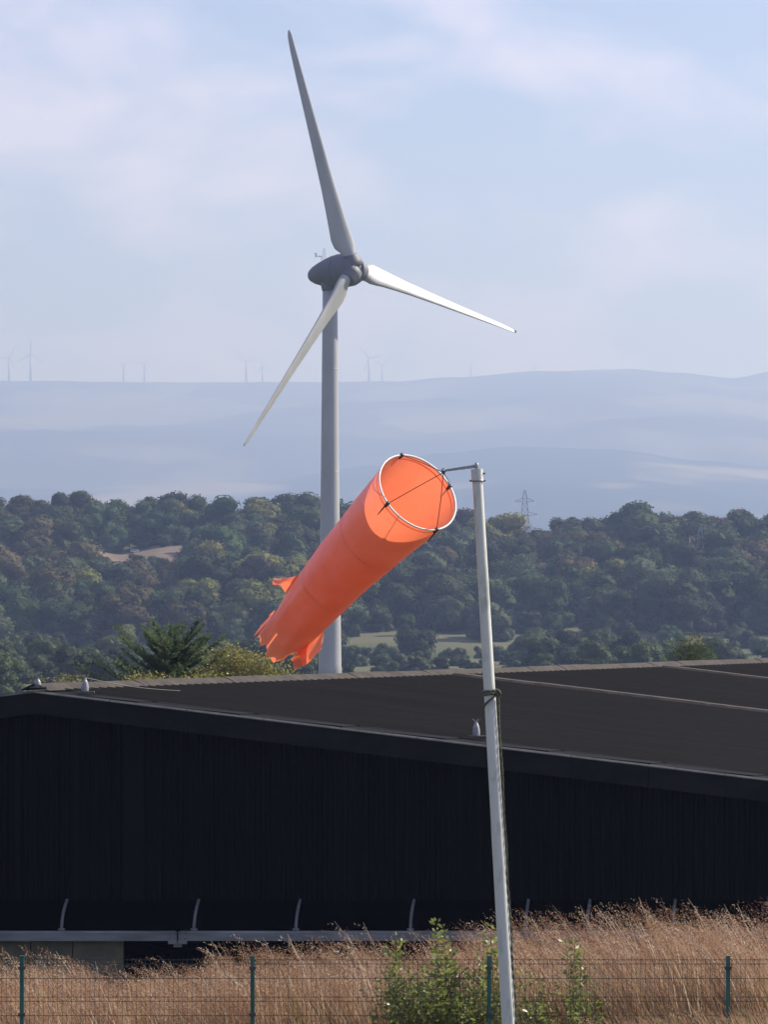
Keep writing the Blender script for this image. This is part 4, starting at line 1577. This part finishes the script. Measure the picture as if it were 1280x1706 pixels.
M['grass'] = grass_material()
GH = [(-60, 1.02), (120, 1.10), (240, 0.96), (330, 1.0), (420, 1.2), (520, 1.32), (620, 1.3), (720, 1.26), (860, 1.42), (940, 1.5), (1060, 1.53), (1180, 1.52), (1280, 1.42), (1350, 1.4)]
gr = np.random.default_rng(5)
VV, FF, TT = [], [], []
nv = 0
N = 26000
NC = 950
clumps = []
for i in range(NC):
    Yc_ = 52.5 + 13.0 * gr.random() ** 1.4
    pc_ = gr.uniform(-60, 1340)
    clumps.append(((pc_ - 640) / F * Yc_, Yc_, gr.uniform(0.72, 1.12), gr.uniform(0.75, 1.4), gr.random(), gr.uniform(0.72, 1.15)))
for i in range(N):
    if i < N * 0.90:
        cx_, Yc_, ch_, cl_, ct_, cb_ = clumps[gr.integers(NC)]
        x, Y = cx_ + gr.normal(0, 0.085), max(52.2, Yc_ + gr.normal(0, 0.085))
    else:
        ch_, cl_, ct_, cb_ = 1.0, 1.0, gr.random(), 1.0
        Y = 49.8 + 2.2 * gr.random()
        x = (gr.uniform(-50, 1330) - 640) / F * Y
    px = 640 + F * x / Y
    if 640 < px < 1010 and Y < 53.0 and gr.random() < 0.75:
        continue
    z = ground_z(x, Y) - 0.02
    cl = mnoise.noise((x * 0.9, Y * 0.9, 0.0))
    cl2 = mnoise.noise((x * 0.35, Y * 0.5, 5.0))
    h = lerp_list(px, GH) * ch_ * (1 + 0.12 * cl) * gr.uniform(0.72, 1.08)
    seedhead = gr.random() < 0.50
    if Y < 52:
        h *= 0.42
        seedhead = gr.random() < 0.1
    elif not seedhead:
        h *= 0.72
    lean = -(0.16 + 0.16 * gr.random() + 0.10 * cl2) * h * cl_ * (1.25 if px > 850 else 1.0)
    side = gr.normal(0, 0.10) * h
    dy = gr.normal(0, 0.09) * h
    # colour of the plant: straw, reddish straw, green blades low down
    k = 0.55 * ct_ + 0.45 * gr.random()
    if not seedhead and (k < 0.42 + 0.35 * cl2):
        col = np.array([0.13, 0.15, 0.045]) * gr.uniform(0.7, 1.3)
    elif k < 0.68:
        col = np.array([0.42, 0.27, 0.155]) * gr.uniform(0.75, 1.2)
    elif k < 0.9:
        col = np.array([0.33, 0.18, 0.115]) * gr.uniform(0.75, 1.15)
    else:
        col = np.array([0.50, 0.40, 0.28]) * gr.uniform(0.8, 1.1)
    col = col * cb_
    pale = gr.random() < 0.05 and Y > 52
    if pale:
        col = np.array([0.62, 0.52, 0.38])
        h *= 1.1
    wdt = gr.uniform(0.0028, 0.0048) if seedhead else gr.uniform(0.004, 0.008)
    if pale:
        wdt *= 1.35
    th = gr.uniform(0, math.pi)
    wx, wy = math.cos(th) * wdt, math.sin(th) * wdt
    pts = []
    for q in (0, 0.35, 0.7, 1.0):
        bend = q ** 1.9
        pts.append((x + lean * bend + side * q, Y + dy * bend, z + h * (q - 0.10 * q ** 3)))
    for j, p in enumerate(pts):
        s = (1, 0.9, 0.7, 0.25)[j]
        VV.append((p[0] - wx * s, p[1] - wy * s, p[2]))
        VV.append((p[0] + wx * s, p[1] + wy * s, p[2]))
        TT.append(col)
        TT.append(col)
    for j in range(3):
        FF.append((nv + 2 * j, nv + 2 * j + 1, nv + 2 * j + 3, nv + 2 * j + 2))
    nv += 8
    if seedhead:
        # nodding plume: small flakes along the last stretch of the stem, trailing downwind
        pc = col * np.array([0.92, 0.80, 0.80]) if gr.random() < 0.55 else col * 1.05
        b3, b2 = np.array(pts[3]), np.array(pts[2])
        L = gr.uniform(0.10, 0.22)
        npf = 15
        for f in range(npf):
            q = f / (npf - 1)
            c = b3 + (b2 - b3) * (1 - q) * 0.38 + np.array([-L * 0.55 * q * q, 0, -0.02 * q * q])
            c = c + gr.normal(0, 0.010 + 0.014 * (1 - q), 3)
            dv = np.array([-0.6 + gr.normal(0, 0.5), gr.normal(0, 0.5), 0.15 + gr.normal(0, 0.6)])
            dv /= np.linalg.norm(dv)
            s = gr.uniform(0.010, 0.026)
            u = np.cross(dv, gr.normal(0, 1, 3))
            u /= np.linalg.norm(u)
            VV += [tuple(c - dv * s * 0.6), tuple(c - u * s * 0.2), tuple(c + dv * s), tuple(c + u * s * 0.2)]
            TT += [pc] * 4
            FF.append((nv, nv + 1, nv + 2, nv + 3))
            nv += 4
gm = np_mesh('dry_grass', np.array(VV), np.array(FF), M['grass'])
ca = gm.color_attributes.new('tone', 'FLOAT_COLOR', 'POINT')
T4 = np.ones((len(TT), 4), np.float32)
T4[:, :3] = np.array(TT)
ca.data.foreach_set('color', T4.ravel())
go = bpy.data.objects.new('dry_grass', gm)
C.objects.link(go)
tag(go, 'tall dry reddish-tan grass with nodding plumes along the fence', 'grass', kind='stuff')

# ------------------------------------------------------------------ leafy saplings, docks and the red-leaved shrub in the grass
gs = 'leafy saplings in the grass by the pole'
for i, (px, py, Y, w, ns, nl, up_, lab) in enumerate((
        (742, 1516, 52.31, 0.30, 4, 70, True, 'tallest slim green sapling shoot just left of the pole'),
        (666, 1543, 52.39, 0.36, 4, 70, True, 'slim green sapling leftmost of the leafy clump'),
        (708, 1560, 52.15, 1.3, 36, 60, False, 'bushy green sapling at the middle of the clump left of the pole'),
        (778, 1572, 52.23, 1.1, 32, 60, False, 'bushy green sapling touching the pole on its left'),
        (822, 1512, 52.63, 0.18, 5, 61, True, 'thin reddish-green shoot hard against the pole'),
        (884, 1606, 52.15, 1.0, 14, 50, False, 'low green bushy sapling just right of the pole'),
        (955, 1556, 52.47, 0.45, 4, 60, True, 'upright green sapling second right of the pole'),
        (980, 1618, 52.23, 0.8, 9, 45, False, 'low green sapling farthest right of the pole'))):
    shrub('sapling', on_ground(px, Y), top_h(px, py, Y), w, ns, nl, 0.037, M['shrub_grn'], lab, 'sapling', gs, seed=80 + i, upright=up_, stem_r=0.007, low=0.35 if up_ else 0.3, hmin=0.82 if up_ else 0.6, fall=0.1 if up_ else 0.35)
for i, (px, py, Y, w) in enumerate(((914, 1508, 57, 0.5), (960, 1512, 57.5, 0.5), (940, 1520, 56.5, 0.4), (558, 1567, 56, 0.12), (200, 1590, 55, 0.15), (1020, 1540, 56, 0.3))):
    shrub('dock_plant', on_ground(px, Y), top_h(px, py, Y), w, 6, 90, 0.011, M['dock'],
          ['dark brown seeding dock leftmost above the grass right of the pole', 'dark brown seeding dock above the grass, right of its neighbour', 'shorter brown dock between the two tall ones',
           'thin brown dock stalk standing above the grass left of the saplings', 'thin brown dock stalk above the grass near the tan block', 'brown dock at the edge of the tall pale grass'][i],
          'dock', 'seeding docks in the grass', seed=120 + i, upright=True, stem_r=0.005, low=0.55)
shrub('red_shrub', on_ground(1300, 58), top_h(1300, 1478, 58), 0.95, 12, 90, 0.024, M['red_leaf'], 'dark red leafy shrub at the right edge of the picture', 'shrub', seed=140, stem_r=0.010, low=0.4)
shrub('dark_shrub', on_ground(1250, 53.5), top_h(1250, 1640, 53.5), 1.0, 18, 90, 0.024, M['shrub_dark'], 'low dark green shrub at the lower right by the fence post', 'shrub', seed=141, stem_r=0.008, low=0.2)
